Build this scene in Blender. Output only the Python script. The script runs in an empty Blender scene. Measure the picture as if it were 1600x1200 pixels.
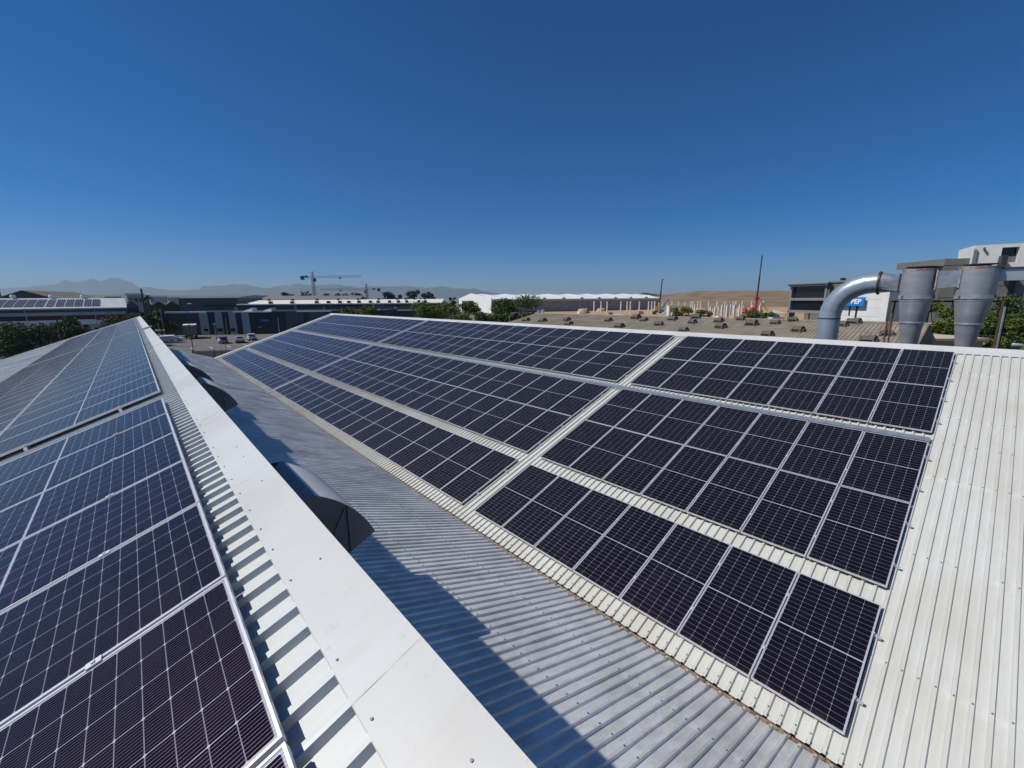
import bpy, math, random
from mathutils import Vector, Matrix
R_ = math.radians
random.seed(7)
S = bpy.context.scene
C = S.collection

# ---------------------------------------------------------------- camera, sky, sun, exposure
PITCH, ROLL, YAW, FPX = 0.1987, 0.0079, 0.7295, 656.44
fwd = Vector((math.sin(YAW)*math.cos(PITCH), math.cos(YAW)*math.cos(PITCH), -math.sin(PITCH)))
rgt = Vector((math.cos(YAW), -math.sin(YAW), 0))
dwn = fwd.cross(rgt)
c_, s_ = math.cos(ROLL), math.sin(ROLL)
RT, DN, FW = rgt*c_+dwn*s_, dwn*c_-rgt*s_, fwd
cam = bpy.data.cameras.new('camera'); camo = bpy.data.objects.new('camera', cam); C.objects.link(camo)
camo.matrix_world = Matrix(((RT.x, -DN.x, -FW.x, 0), (RT.y, -DN.y, -FW.y, 0), (RT.z, -DN.z, -FW.z, 0), (0, 0, 0, 1)))
cam.sensor_width = 36; cam.lens = 36*FPX/1600
cam.clip_start = .05; cam.clip_end = 60000
S.camera = camo

SUN = Vector((-.70, .50, 1.0)).normalized()
elev = math.asin(SUN.z); azim = math.atan2(SUN.x, SUN.y)
w = bpy.data.worlds.new('World'); S.world = w; w.use_nodes = True
nt = w.node_tree; bg = nt.nodes['Background']
sky = nt.nodes.new('ShaderNodeTexSky'); sky.sky_type = 'NISHITA'; sky.sun_disc = False
sky.sun_elevation = elev; sky.sun_rotation = azim
sky.altitude = 1500; sky.air_density = .78; sky.dust_density = .8; sky.ozone_density = 10.0
hs = nt.nodes.new('ShaderNodeHueSaturation'); hs.inputs['Saturation'].default_value = 1.28
nt.links.new(sky.outputs[0], hs.inputs['Color']); nt.links.new(hs.outputs[0], bg.inputs[0]); bg.inputs[1].default_value = .086
sl = bpy.data.lights.new('sun', 'SUN'); sl.energy = 4.4; sl.angle = R_(.53); sl.color = (1, .955, .89)
so = bpy.data.objects.new('sun', sl); C.objects.link(so)
so.rotation_euler = SUN.to_track_quat('Z', 'Y').to_euler(); so.location = (-20, 20, 60)
S.view_settings.view_transform = 'Standard'; S.view_settings.look = 'None'
S.view_settings.exposure = 0.0; S.view_settings.gamma = 1
S.cycles.max_bounces = 6; S.cycles.volume_bounces = 0
S.cycles.use_denoising = True

GZ = -9.0                                   # ground level; the camera is the origin
def at(px, py, d):                          # a surveyed direction at a real distance
    return FW*d + RT*((px-800)/FPX*d) + DN*((py-600)/FPX*d)
def hz(px): return 474-.0079*px
def plan(px, d):
    p = at(px, hz(px), d); return Vector((p.x, p.y, GZ))
def zat(px, py, d): return at(px, py, d).z

# ---------------------------------------------------------------- materials
def nodes(name):
    m = bpy.data.materials.new(name); m.use_nodes = True
    t = m.node_tree; return m, t, t.nodes['Principled BSDF']
def N(t, kind, **kw):
    n = t.nodes.new(kind)
    for k, v in kw.items():
        if k.startswith('i_'):
            key = k[2:]; key = int(key) if key.isdigit() else key
            n.inputs[key].default_value = v
        else: setattr(n, k, v)
    return n
def math_(t, op, a, b=None, c=None):
    n = t.nodes.new('ShaderNodeMath'); n.operation = op
    for i, v in enumerate((a, b, c)):
        if v is None: continue
        if isinstance(v, (int, float)): n.inputs[i].default_value = v
        else: t.links.new(v, n.inputs[i])
    return n.outputs[0]
def mixc(t, f, a, b):
    n = t.nodes.new('ShaderNodeMix'); n.data_type = 'RGBA'
    for i, v in ((0, f), (6, a), (7, b)):
        if isinstance(v, (int, float)): n.inputs[i].default_value = v
        elif isinstance(v, tuple): n.inputs[i].default_value = (*v, 1)
        else: t.links.new(v, n.inputs[i])
    return n.outputs[2]
def noise(t, scale, detail=3, vec=None, rough=.5, stretch=None):
    n = N(t, 'ShaderNodeTexNoise'); n.inputs['Scale'].default_value = scale
    n.inputs['Detail'].default_value = detail; n.inputs['Roughness'].default_value = rough
    if vec is None: vec = N(t, 'ShaderNodeTexCoord').outputs['Object']
    if stretch:
        mp = N(t, 'ShaderNodeMapping'); mp.inputs['Scale'].default_value = stretch
        t.links.new(vec, mp.inputs[0]); vec = mp.outputs[0]
    t.links.new(vec, n.inputs['Vector']); return n.outputs[0]
def ramp(t, f, lo, hi):
    n = N(t, 'ShaderNodeMapRange'); n.inputs[1].default_value = lo; n.inputs[2].default_value = hi
    t.links.new(f, n.inputs[0]); return n.outputs[0]
def mat(name, col, rough=.6, metal=0, var=0, col2=None, scale=3, stretch=None, bump=0, lo=.35, hi=.65, spec=.5, bscale=None):
    m, t, b = nodes(name)
    b.inputs['Roughness'].default_value = rough; b.inputs['Metallic'].default_value = metal
    b.inputs['Specular IOR Level'].default_value = spec
    if col2 is None and var: col2 = tuple(x*(1-var) for x in col)
    if col2:
        f = ramp(t, noise(t, scale, 5, stretch=stretch), lo, hi)
        t.links.new(mixc(t, f, col, col2), b.inputs['Base Color'])
    else: b.inputs['Base Color'].default_value = (*col, 1)
    if bump:
        bn = N(t, 'ShaderNodeBump'); bn.inputs['Strength'].default_value = bump; bn.inputs['Distance'].default_value = .02
        t.links.new(noise(t, bscale or scale*4, 4, stretch=stretch), bn.inputs['Height']); t.links.new(bn.outputs[0], b.inputs['Normal'])
    return m
M = {}
def sheet_mat(name, base, dirt, stain, rough, metal, amt, rows=(), pale=None, patch=0):
    m, t, b = nodes(name)
    n1 = ramp(t, noise(t, .55, 5, stretch=(1, 1.6, 1)), .42, .72)
    n2 = ramp(t, noise(t, 4.0, 6, stretch=(.5, 3, 1)), .45, .8)
    n3 = ramp(t, noise(t, 22, 4), .62, .78)
    c1 = mixc(t, math_(t, 'MULTIPLY', n1, amt), base, dirt)
    c2 = mixc(t, math_(t, 'MULTIPLY', n2, amt*.8), c1, dirt)
    c3 = mixc(t, math_(t, 'MULTIPLY', n3, amt*.35), c2, stain)
    if patch:                                      # blotchy weathered zinc
        n4 = ramp(t, noise(t, 1.7, 7, rough=.65, stretch=(1, 1.3, 1)), .50, .60); n5 = ramp(t, noise(t, 9, 5, stretch=(.4, 1.5, 1)), .40, .70)
        c3 = mixc(t, math_(t, 'MULTIPLY', n4, patch), c3, dirt); c3 = mixc(t, math_(t, 'MULTIPLY', n5, patch*.5), c3, pale)
    if rows:                                       # pale smears along the rows where the sheets are fixed to the purlins
        sp = N(t, 'ShaderNodeSeparateXYZ'); t.links.new(N(t, 'ShaderNodeTexCoord').outputs['Object'], sp.inputs[0]); acc = None
        for xr in rows:
            d = math_(t, 'ABSOLUTE', math_(t, 'SUBTRACT', sp.outputs[0], xr)); k = N(t, 'ShaderNodeMapRange'); k.inputs[1].default_value = .14; k.inputs[2].default_value = .02
            t.links.new(d, k.inputs[0]); acc = k.outputs[0] if acc is None else math_(t, 'MAXIMUM', acc, k.outputs[0])
        sm = math_(t, 'MULTIPLY', acc, ramp(t, noise(t, 5, 4, stretch=(.6, 1.4, 1)), .48, .70)); c3 = mixc(t, math_(t, 'MULTIPLY', sm, .6), c3, pale)
    t.links.new(c3, b.inputs['Base Color'])
    b.inputs['Metallic'].default_value = metal
    t.links.new(math_(t, 'MULTIPLY_ADD', n2, .2, rough), b.inputs['Roughness'])
    bn = N(t, 'ShaderNodeBump'); bn.inputs['Strength'].default_value = .25; bn.inputs['Distance'].default_value = .012
    t.links.new(noise(t, 2.2, 2, stretch=(1, 2.5, 1)), bn.inputs['Height']); t.links.new(bn.outputs[0], b.inputs['Normal'])
    return m
M['white'] = sheet_mat('white_roof_paint', (.575, .585, .555), (.495, .485, .43), (.35, .31, .25), .42, 0, .9, [17.842-v*.9458+.039-6 for v in (10.95, 8.6, 6.2, 3.7, 1.2)], (.68, .69, .66))
M['white_left'] = sheet_mat('white_roof_paint_left_lit', (.60, .625, .615), (.53, .54, .51), (.37, .34, .29), .40, 0, .6)  # same paint as the right slope; sun and sky tint put into the colour
M['flash'] = sheet_mat('white_flashing_paint', (.60, .615, .605), (.52, .512, .475), (.38, .33, .27), .38, 0, .95)
M['galv'] = sheet_mat('weathered_galvanised', (.77, .775, .755), (.50, .495, .475), (.28, .25, .22), .42, .24, .85, [5.914-v*.9397-6 for v in (1.35, 2.6, 3.8)], (.88, .88, .87), .55)
M['tray'] = mat('galvanised_tray', (.55, .60, .63), .38, .7, .2, scale=6)
M['hood'] = mat('grey_hood_paint', (.60, .61, .60), .5, .1, .12, scale=1.5)
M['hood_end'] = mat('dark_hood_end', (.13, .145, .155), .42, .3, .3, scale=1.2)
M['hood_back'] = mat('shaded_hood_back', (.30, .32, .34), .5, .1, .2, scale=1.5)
M['alu'] = mat('anodised_aluminium', (.66, .66, .69), .38, .45)
M['screw'] = mat('screw_metal', (.17, .17, .18), .5, .5)
M['gutter'] = mat('stained_gutter', (.36, .27, .19), .8, 0, 0, (.13, .09, .06), 9, (1, 2, 1), lo=.3, hi=.7)
M['wallsheet'] = mat('grey_wall_sheet', (.42, .43, .45), .6, .1, .2)
def panel_mat():
    m, t, b = nodes('solar_glass')
    tc = N(t, 'ShaderNodeTexCoord'); sp = N(t, 'ShaderNodeSeparateXYZ'); t.links.new(tc.outputs['Object'], sp.inputs[0])
    x, y = sp.outputs[0], sp.outputs[1]
    ax = math_(t, 'ABSOLUTE', x)
    PX, PY = .0925, .1815
    def dist(v, p, off):                         # distance to nearest multiple of p
        u = math_(t, 'ADD', v, off)
        return math_(t, 'ABSOLUTE', math_(t, 'SUBTRACT', math_(t, 'WRAP', u, p, 0.0), p/2))
    # WRAP gives [0,p); shift by p/2 so the line sits at the multiples
    dx = dist(ax, PX, 10*PX-.009+PX/2); dy = dist(y, PY, 10*PY+PY/2)
    lx = math_(t, 'LESS_THAN', dx, .0019); ly = math_(t, 'LESS_THAN', dy, .0016)
    mid = math_(t, 'LESS_THAN', ax, .0085)
    corner = math_(t, 'LESS_THAN', math_(t, 'ADD', dx, dy), .0085)
    bx = math_(t, 'GREATER_THAN', ax, 1.119); by = math_(t, 'GREATER_THAN', math_(t, 'ABSOLUTE', y), .5455)
    hi = math_(t, 'MAXIMUM', math_(t, 'MAXIMUM', ly, mid), math_(t, 'MAXIMUM', bx, by))
    hi = math_(t, 'MAXIMUM', hi, corner)
    db = dist(y, .0165, .165+.00825); bus = math_(t, 'LESS_THAN', db, .0007)
    # cell-to-cell tint
    cx = math_(t, 'FLOOR', math_(t, 'DIVIDE', x, PX)); cy = math_(t, 'FLOOR', math_(t, 'DIVIDE', y, PY))
    cb = N(t, 'ShaderNodeCombineXYZ'); t.links.new(cx, cb.inputs[0]); t.links.new(cy, cb.inputs[1])
    oi = N(t, 'ShaderNodeObjectInfo'); t.links.new(math_(t, 'MULTIPLY', oi.outputs['Random'], 50.0), cb.inputs[2])
    wn = N(t, 'ShaderNodeTexWhiteNoise'); t.links.new(cb.outputs[0], wn.inputs[0])
    cell = mixc(t, wn.outputs[0], (.0030, .0028, .0068), (.0052, .0048, .0100))
    cell = mixc(t, math_(t, 'MULTIPLY', oi.outputs['Random'], .55), cell, (.0034, .0031, .0088))
    c1 = mixc(t, bus, cell, (.21, .13, .18))
    t.links.new(bus, b.inputs['Metallic'])
    lx = math_(t, 'MULTIPLY', lx, 1.0)
    c2 = mixc(t, lx, c1, (.20, .20, .235))
    c3 = mixc(t, hi, c2, (.40, .40, .45))
    dust = ramp(t, noise(t, 3.0, 5), .35, .75)
    dirt = math_(t, 'MULTIPLY', dust, math_(t, 'MULTIPLY_ADD', oi.outputs['Random'], .020, .003))
    edge = ramp(t, x, -1.02, -1.13); rim_n = ramp(t, noise(t, 9, 3), .40, .75)
    dirt = math_(t, 'ADD', dirt, math_(t, 'MULTIPLY', math_(t, 'MULTIPLY', edge, rim_n), .10))
    spot = math_(t, 'GREATER_THAN', noise(t, 14, 2), .815)
    dirt = math_(t, 'MAXIMUM', dirt, math_(t, 'MULTIPLY', spot, .35))
    c4 = mixc(t, dirt, c3, (.34, .31, .27))
    t.links.new(c4, b.inputs['Base Color'])
    b.inputs['Roughness'].default_value = .37
    b.inputs['Specular IOR Level'].default_value = 0
    b.inputs['Sheen Weight'].default_value = .11; b.inputs['Sheen Roughness'].default_value = .38; b.inputs['Sheen Tint'].default_value = (1, .93, .84, 1)
    b.inputs['Coat Weight'].default_value = .70; b.inputs['Coat Roughness'].default_value = .13; b.inputs['Coat IOR'].default_value = 1.33
    return m
M['cells'] = panel_mat()

# ---------------------------------------------------------------- mesh helpers
class MB:
    def __init__(s): s.v = []; s.f = []; s.m = []
    def add(s, vs, fs, mi=0):
        o = len(s.v); s.v += [tuple(p) for p in vs]; s.f += [tuple(i+o for i in f) for f in fs]; s.m += [mi]*len(fs)
    def box(s, x0, x1, y0, y1, z0, z1, mi=0):
        s.add([(x0,y0,z0),(x1,y0,z0),(x1,y1,z0),(x0,y1,z0),(x0,y0,z1),(x1,y0,z1),(x1,y1,z1),(x0,y1,z1)],
              [(0,3,2,1),(4,5,6,7),(0,1,5,4),(1,2,6,5),(2,3,7,6),(3,0,4,7)], mi)
    def hexa(s, p, mi=0):                        # 8 corners, box order
        s.add(p, [(0,3,2,1),(4,5,6,7),(0,1,5,4),(1,2,6,5),(2,3,7,6),(3,0,4,7)], mi)
    def prism(s, poly, ext, mi=0):               # poly: 3-D points, ext: vector
        n = len(poly); e = Vector(ext)
        s.add([Vector(p) for p in poly]+[Vector(p)+e for p in poly],
              [tuple(range(n))[::-1], tuple(range(n, 2*n))]+[(i, (i+1) % n, n+(i+1) % n, n+i) for i in range(n)], mi)
    def bar(s, a, b, wd, ht=None, mi=0, up=(0,0,1)):
        a, b = Vector(a), Vector(b); d = (b-a).normalized(); u = Vector(up)
        if abs(d.dot(u)) > .98: u = Vector((0,1,0))
        r = d.cross(u).normalized(); u = r.cross(d); ht = ht or wd
        r, u = r*wd/2, u*ht/2
        s.hexa([a-r-u, a+r-u, b+r-u, b-r-u, a-r+u, a+r+u, b+r+u, b-r+u], mi)
    def tube(s, path, rad, n=8, mi=0, cap=True):
        path = [Vector(p) for p in path]; rr = rad if isinstance(rad, (list, tuple)) else [rad]*len(path)
        o = len(s.v); prev = None
        for i, p in enumerate(path):
            d = (path[min(i+1, len(path)-1)]-path[max(i-1, 0)]).normalized()
            if prev is None:
                u = Vector((0,0,1)) if abs(d.z) < .9 else Vector((1,0,0)); r = d.cross(u).normalized()
            else: r = (prev-d*prev.dot(d)).normalized()
            prev = r; u = r.cross(d)
            for k in range(n):
                a = 2*math.pi*k/n; s.v.append(tuple(p+(r*math.cos(a)+u*math.sin(a))*rr[i]))
        for i in range(len(path)-1):
            for k in range(n):
                a, b = o+i*n+k, o+i*n+(k+1) % n; s.f.append((a, b, b+n, a+n)); s.m.append(mi)
        if cap:
            s.f.append(tuple(o+k for k in range(n))[::-1]); s.f.append(tuple(o+(len(path)-1)*n+k for k in range(n))); s.m += [mi, mi]
    def lathe(s, cx, cy, prof, n=32, mi=0):      # prof: (r,z)
        o = len(s.v)
        for r, z in prof:
            for k in range(n):
                a = 2*math.pi*k/n; s.v.append((cx+r*math.cos(a), cy+r*math.sin(a), z))
        for i in range(len(prof)-1):
            for k in range(n):
                a, b = o+i*n+k, o+i*n+(k+1) % n; s.f.append((a, b, b+n, a+n)); s.m.append(mi)
    def build(s, name, mats, parent=None, off=None, smooth=False, bevel=0):
        me = bpy.data.meshes.new(name)
        if off is not None: o = Vector(off); vv = [tuple(Vector(p)-o) for p in s.v]
        else: vv = s.v
        me.from_pydata(vv, [], s.f)
        for mm in (mats if isinstance(mats, (list, tuple)) else [mats]): me.materials.append(mm)
        me.polygons.foreach_set('material_index', s.m)
        if smooth: me.polygons.foreach_set('use_smooth', [True]*len(s.f))
        me.update()
        ob = bpy.data.objects.new(name, me); C.objects.link(ob)
        if parent is not None: ob.parent = parent
        if smooth == 'auto':
            md = ob.modifiers.new('edge', 'EDGE_SPLIT'); md.split_angle = R_(40)
        if bevel:
            md = ob.modifiers.new('bevel', 'BEVEL'); md.width = bevel; md.segments = 2; md.limit_method = 'ANGLE'
        return ob
def tag(o, label, cat, group=None, kind=None):
    if label: o['label'] = label
    if cat: o['category'] = cat
    if group: o['group'] = group
    if kind: o['kind'] = kind
    return o
def thing(name, label, cat, loc=(0,0,0), rot=(0,0,0), group=None):
    o = bpy.data.objects.new(name, None); C.objects.link(o); o.location = loc; o.rotation_euler = rot; o.empty_display_size = .3
    return tag(o, label, cat, group)
def struct(o): o['kind'] = 'structure'; return o
ORD = ['', 'first', 'second', 'third', 'fourth', 'fifth', 'sixth', 'seventh', 'eighth', 'ninth', 'tenth', 'eleventh', 'twelfth', 'thirteenth',
       'fourteenth', 'fifteenth', 'sixteenth', 'seventeenth', 'eighteenth', 'nineteenth', 'twentieth', 'twenty-first', 'twenty-second', 'twenty-third', 'twenty-fourth', 'twenty-fifth',
       'twenty-sixth', 'twenty-seventh', 'twenty-eighth', 'twenty-ninth', 'thirtieth']

# ---------------------------------------------------------------- the two sawtooth roofs
AR, X0, Y0, Z0, G1, G2, GAP = .3306, 17.842, .453, -1.608, .4476, .3964, .5664
AL, XL, YL, ZL = .3461, .188, 8.304, -1.447
PW, PL = 1.154, 2.298
SH = -.120                                        # sheet pan below the panel's glass
def RP(v, y, h): return Vector((X0-v*math.cos(AR)-h*math.sin(AR), y, Z0-v*math.sin(AR)+h*math.cos(AR)))
def LP(v, y, h): return Vector((XL-v*math.cos(AL)-h*math.sin(AL), y, ZL-v*math.sin(AL)+h*math.cos(AL)))
AG = R_(20)
VX, VZ = 5.914, -5.829
def GP(v, y, h):                                  # v: metres up the grey slope from the valley
    return Vector((VX-v*math.cos(AG)+h*math.sin(AG), y, VZ+v*math.sin(AG)+h*math.cos(AG)))

fac = thing('factory_building', 'sawtooth roofed factory under the camera, white ridged sheeting and a grey roof valley', 'factory', (6, 20, GZ))
FO = fac.location
def sheet(fn, v0, v1, nv, y0, y1, pitch, hgt, phase, h0, amp, screws, srows):
    mb = MB(); prof = []
    n = int((y1-y0)/pitch)
    for k in range(n+1):
        b = y0+k*pitch
        prof += [(b, 0), (b+.108, 0), (b+.122, hgt), (b+.157, hgt)]
    prof = [(min(p, y1), h) for p, h in prof]
    vs = [v0+(v1-v0)*i/nv for i in range(nv+1)]
    rnd = random.Random(phase); w1 = [[rnd.uniform(-amp, amp) for _ in prof] for _ in vs]
    L = len(prof)
    verts = [fn(v, y, h0+h+w1[i][j]) for i, v in enumerate(vs) for j, (y, h) in enumerate(prof)]
    faces = [(i*L+j, (i+1)*L+j, (i+1)*L+j+1, i*L+j+1) for i in range(nv) for j in range(L-1)]
    mb.add(verts, faces)
    for v in srows:                               # hex screws with washers on the rib tops
        for k in range(n):
            if rnd.random() < .12: continue
            y = y0+k*pitch+.1395; vv = v+rnd.uniform(-.012, .012)
            if not (screws[0] < y < screws[1]): continue
            q = [fn(vv+.011*math.cos(a), y+.011*math.sin(a), h0+hgt+e) for e in (.001, .010) for a in [i*math.pi/3 for i in range(6)]]
            mb.add(q, [(0,1,7,6),(1,2,8,7),(2,3,9,8),(3,4,10,9),(4,5,11,10),(5,0,6,11),(6,7,8,9,10,11)], 1)
    return mb
PITCH_R = .1722
o = sheet(RP, 12.66, -.52, 12, -14.0, 53.4, PITCH_R, .036, 3, SH, .0016, (-4, 22), [12.52, 10.95, 8.6, 6.2, 4.86, 3.7, 1.2]).build('white_roof', [M['white'], M['screw']], fac, FO)
o['label'] = 'right hand white ridged roof slope carrying three solar arrays'
o = sheet(LP, 11.9, -.52, 12, -6.0, 56.2, PITCH_R, .036, 4, SH, .0012, (0, 10), []).build('white_roof', [M['white_left'], M['screw']], fac, FO)
o['label'] = 'left hand white ridged roof slope beside the ridge capping'
o = sheet(GP, .10, 5.62, 12, -8.0, 54.3, .1706, .033, 5, -.03, .0034, (-1, 14), [.2, 1.35, 2.6, 3.8]).build('grey_roof', [M['galv'], M['screw']], fac, FO)
o['label'] = 'weathered grey galvanised roof slope down to the valley'
# ridge capping on the left: overlapping lengths, folded lip at the free edge
mb = MB(); y = -6.0; k = 0
while y < 56.2:
    y2 = min(y+2.45, 56.25); t = .0007*(k % 2)
    a, b = -.205, -.520
    for (va, vb, ha, hb) in ((a, b, -.082, -.080), (a+.004, a, -.090, -.082)):
        nu, nv = 10, 4; rw = random.Random(int((y+20)*100)+int(va*1000))
        g = [LP(va+(vb-va)*j/nv, y+(y2+.06-y)*i/nu, ha+(hb-ha)*j/nv+t+(rw.uniform(-.0016, .0016) if 0 < j < nv else rw.uniform(-.0005, .0005))) for i in range(nu+1) for j in range(nv+1)]
        mb.add(g, [(i*(nv+1)+j, i*(nv+1)+j+1, (i+1)*(nv+1)+j+1, (i+1)*(nv+1)+j) for i in range(nu) for j in range(nv)])
    e1 = LP(b, y, -.080+t); e2 = LP(b, y2+.06, -.080+t)
    mb.add([e1, e1+Vector((.012, 0, -.11)), e2+Vector((.012, 0, -.11)), e2], [(0, 1, 2, 3)])
    y = y2; k += 1
rnd = random.Random(5)
for k in range(130):
    yy = .2+k*PITCH_R*2+rnd.uniform(-.03, .03)
    if yy > 30 or rnd.random() < .12: continue
    for vv in (-.235,) if rnd.random() < .85 else (-.235, -.40):
        q = [LP(vv+0.0058*math.cos(a), yy+.0058*math.sin(a), -.081+e) for e in (0, .005) for a in [i*math.pi/3 for i in range(6)]]
        mb.add(q, [(0,1,7,6),(1,2,8,7),(2,3,9,8),(3,4,10,9),(4,5,11,10),(5,0,6,11),(6,7,8,9,10,11)], 1)
o = mb.build('ridge_capping', [M['flash'], M['screw']], fac, FO, smooth='auto'); o['label'] = 'broad white ridge capping with screws beside the near panels'
mb = MB(); y = -14.0; k = 0
while y < 53.5:
    y2 = min(y+3.0, 53.6); t = .0016*(k % 2)
    mb.add([RP(-.10, y, -.074+t), RP(-.50, y, -.045+t), RP(-.50, y2+.05, -.045+t), RP(-.10, y2+.05, -.074+t)], [(0,1,2,3)])
    e1 = RP(-.50, y, -.045+t); e2 = RP(-.50, y2+.05, -.045+t)
    mb.add([e1, e1+Vector((.35, 0, -.10)), e2+Vector((.35, 0, -.10)), e2], [(0,1,2,3)])
    f1 = RP(-.10, y, -.074+t); f2 = RP(-.10, y2+.05, -.074+t)
    mb.add([f1, f1-Vector((.002, 0, .02)), f2-Vector((.002, 0, .02)), f2], [(3,2,1,0)])
    y = y2; k += 1
o = mb.build('ridge_capping', M['flash'], fac, FO); o['label'] = 'white ridge capping along the top of the right hand roof'
for fn, ye, va, vb in ((RP, 53.0, 12.66, -.5), (LP, 55.8, 11.9, -.52)):       # barge capping at the far gables
    mb = MB()
    mb.add([fn(va, ye, -.07), fn(vb, ye, -.07), fn(vb, ye+.55, -.066), fn(va, ye+.55, -.066)], [(0,1,2,3)])
    a, b = fn(va, ye+.55, -.066), fn(vb, ye+.55, -.066)
    mb.add([a, b, b-Vector((0,0,.2)), a-Vector((0,0,.2))], [(0,1,2,3)])
    mb.build('barge_capping', M['flash'], fac, FO)
mb = MB()                                           # valley gutter
for k in range(160):
    a = -8+k*.39; b = a+.39; z1 = VZ-.075+.012*math.sin(k*1.7)
    mb.add([(VX-.16, a, z1), (VX+.16, a, z1-.004), (VX+.16, b, z1-.004), (VX-.16, b, z1)], [(0,1,2,3)])
mb.build('valley_gutter', M['gutter'], fac, FO)
mb = MB()                                           # foam closers under the white eave
for k in range(int(67/PITCH_R)):
    b = -14+k*PITCH_R
    p = RP(12.63, b+.118, SH-.006)
    mb.box(p.x-.004, p.x+.02, b+.112, b+.166, p.z-.02, p.z+.036)
o = mb.build('eave_closer', mat('dark_foam', (.035, .028, .024), .9), fac, FO); o['kind'] = 'stuff'
mb = MB(); mb.box(.50, .62, -6, 56, GZ, -1.52)
mb.build('clerestory_wall', M['wallsheet'], fac, FO)
mb = MB()
mb.box(18.42, 18.55, -14, 53.3, GZ, -1.62)
e = RP(12.6, 0, SH)
mb.prism([(6.0, 53.2, GZ), (18.4, 53.2, GZ), (18.4, 53.2, -1.68), (6.0, 53.2, -5.86)], (0, .12, 0))
mb.prism([(.62, 54.0, GZ), (5.95, 54.0, GZ), (5.95, 54.0, -5.90), (.62, 54.0, -3.98)], (0, .12, 0))
mb.prism([(-10.9, 56.0, GZ), (.5, 56.0, GZ), (.5, 56.0, -1.58), (-10.9, 56.0, -5.6)], (0, .12, 0))
mb.box(-10.95, -10.8, -6, 56, GZ, -5.75)
mb.build('outer_wall', M['wallsheet'], fac, FO)
# curved smoke vent hoods on the clerestory wall
def hood(y0, y1):
    cx, cz, rr = .80, -3.81, 1.50
    root = MB(); n = 14
    arc = [(cx+rr*math.cos(R_(a)), cz+rr*math.sin(R_(a))) for a in [22+43*i/n for i in range(n+1)]]
    arci = [(cx+(rr-.02)*math.cos(R_(a)), cz+(rr-.02)*math.sin(R_(a))) for a in [22+43*i/n for i in range(n+1)]]
    for i in range(n):
        p, q, pi, qi = arc[i], arc[i+1], arci[i], arci[i+1]
        root.hexa([(pi[0], y0, pi[1]), (p[0], y0, p[1]), (p[0], y1, p[1]), (pi[0], y1, pi[1]), (qi[0], y0, qi[1]), (q[0], y0, q[1]), (q[0], y1, q[1]), (qi[0], y1, qi[1])])
    sk = root.build('smoke_vent', M['hood'], fac, FO)
    bp = MB(); bp.prism([(1.440, y0, -2.435), (.64, y0, -2.86), (.64, y0, -2.88), (1.440, y0, -2.455)], (0, y1-y0, 0)); bp.build('back_plate', M['hood_back'], sk, FO)
    for ya, sgn in ((y0, -1), (y1, 1)):
        pm = MB(); t = .012
        poly = [(x, z) for x, z in arc]+[(.63, -2.41), (.63, -3.86), (cx+.05, cz-.05)]
        yb = ya+sgn*.013
        pm.prism([(x, yb, z) for x, z in poly], (0, sgn*t, 0))
        if sgn < 0:
            pm.box(1.822, 1.842, yb-.035, yb-t, -3.40, -2.74)
            pm.bar((1.80, yb-.018, -2.74), (1.36, yb-.018, -3.55), .016, .012)
        pm.build('end_plate', M['hood_end'], sk, FO)
    return sk
for (ya, yb) in ((5.45, 7.0), (15.7, 17.3), (20.9, 22.5)): hood(ya, yb)

# ---------------------------------------------------------------- solar panels
def panel_meshes():
    fr = MB(); l, wd, t, lip = 1.139, .567, .035, .011
    for x0, x1, y0, y1 in ((-l, l, -wd, -wd+lip), (-l, l, wd-lip, wd), (-l, -l+lip, -wd+lip, wd-lip), (l-lip, l, -wd+lip, wd-lip)):
        fr.box(x0, x1, y0, y1, -t, 0)
    gl = MB(); gl.add([(-l+lip, -wd+lip, -.003), (l-lip, -wd+lip, -.003), (l-lip, wd-lip, -.003), (-l+lip, wd-lip, -.003)], [(0,1,2,3)])
    gl.add([(-l+lip, -wd+lip, -.008), (-l+lip, wd-lip, -.008), (l-lip, wd-lip, -.008), (l-lip, -wd+lip, -.008)], [(0,1,2,3)])
    ecs, mcs = [], []
    for x in (-.57, .57):                          # end clamps with a stub of rail, on the near edge
        ec = MB(); ecs.append(ec)
        ec.box(x-.02, x+.02, -wd-.012, -wd+.010, -.036, .003); ec.box(x-.02, x+.02, -wd-.055, -wd-.012, -.040, -.034)
        ec.box(x-.018, x+.018, -wd-.09, -wd+.20, -.082, -.041); ec.box(x-.006, x+.006, -wd-.036, -wd-.024, -.034, -.012)
    for x in (-.57, .57):
        mc = MB(); mcs.append(mc)
        mc.box(x-.03, x+.03, -wd-.030, -wd+.010, .001, .007); mc.box(x-.007, x+.007, -wd-.018, -wd-.003, .007, .014)
    return fr, gl, ecs, mcs
fr, gl, ec, mc = panel_meshes()
proto = {}
def panel(fn, ang, v, y, label, group, near, edge):
    r = bpy.data.objects.new('solar_module', None); C.objects.link(r); r.empty_display_size = .2
    r.location = fn(v+PL/2-.01, y+PW/2, 0); r.rotation_euler = (random.uniform(-.0022, .0022), -ang+random.uniform(-.0022, .0022), 0)
    tag(r, label, 'solar panel', group)
    def part(key, name, mb, m):
        if key not in proto: o = mb.build(name, m, r, bevel=0); proto[key] = o
        else: o = proto[key].copy(); C.objects.link(o); o.parent = r
    part('f', 'frame', fr, M['alu']); part('g', 'glass', gl, M['cells'])
    for k in (0, 1):
        if edge: part('e%d' % k, 'end_clamp', ec[k], M['alu'])
        elif near: part('m%d' % k, 'mid_clamp', mc[k], M['alu'])
VR = [('top', 0), ('second', PL), ('third', 2*PL+G1), ('fourth', 3*PL+G1), ('bottom', 4*PL+G1+G2)]
B2 = Y0+7*PW+GAP; B3 = B2+18*PW+.60
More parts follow.
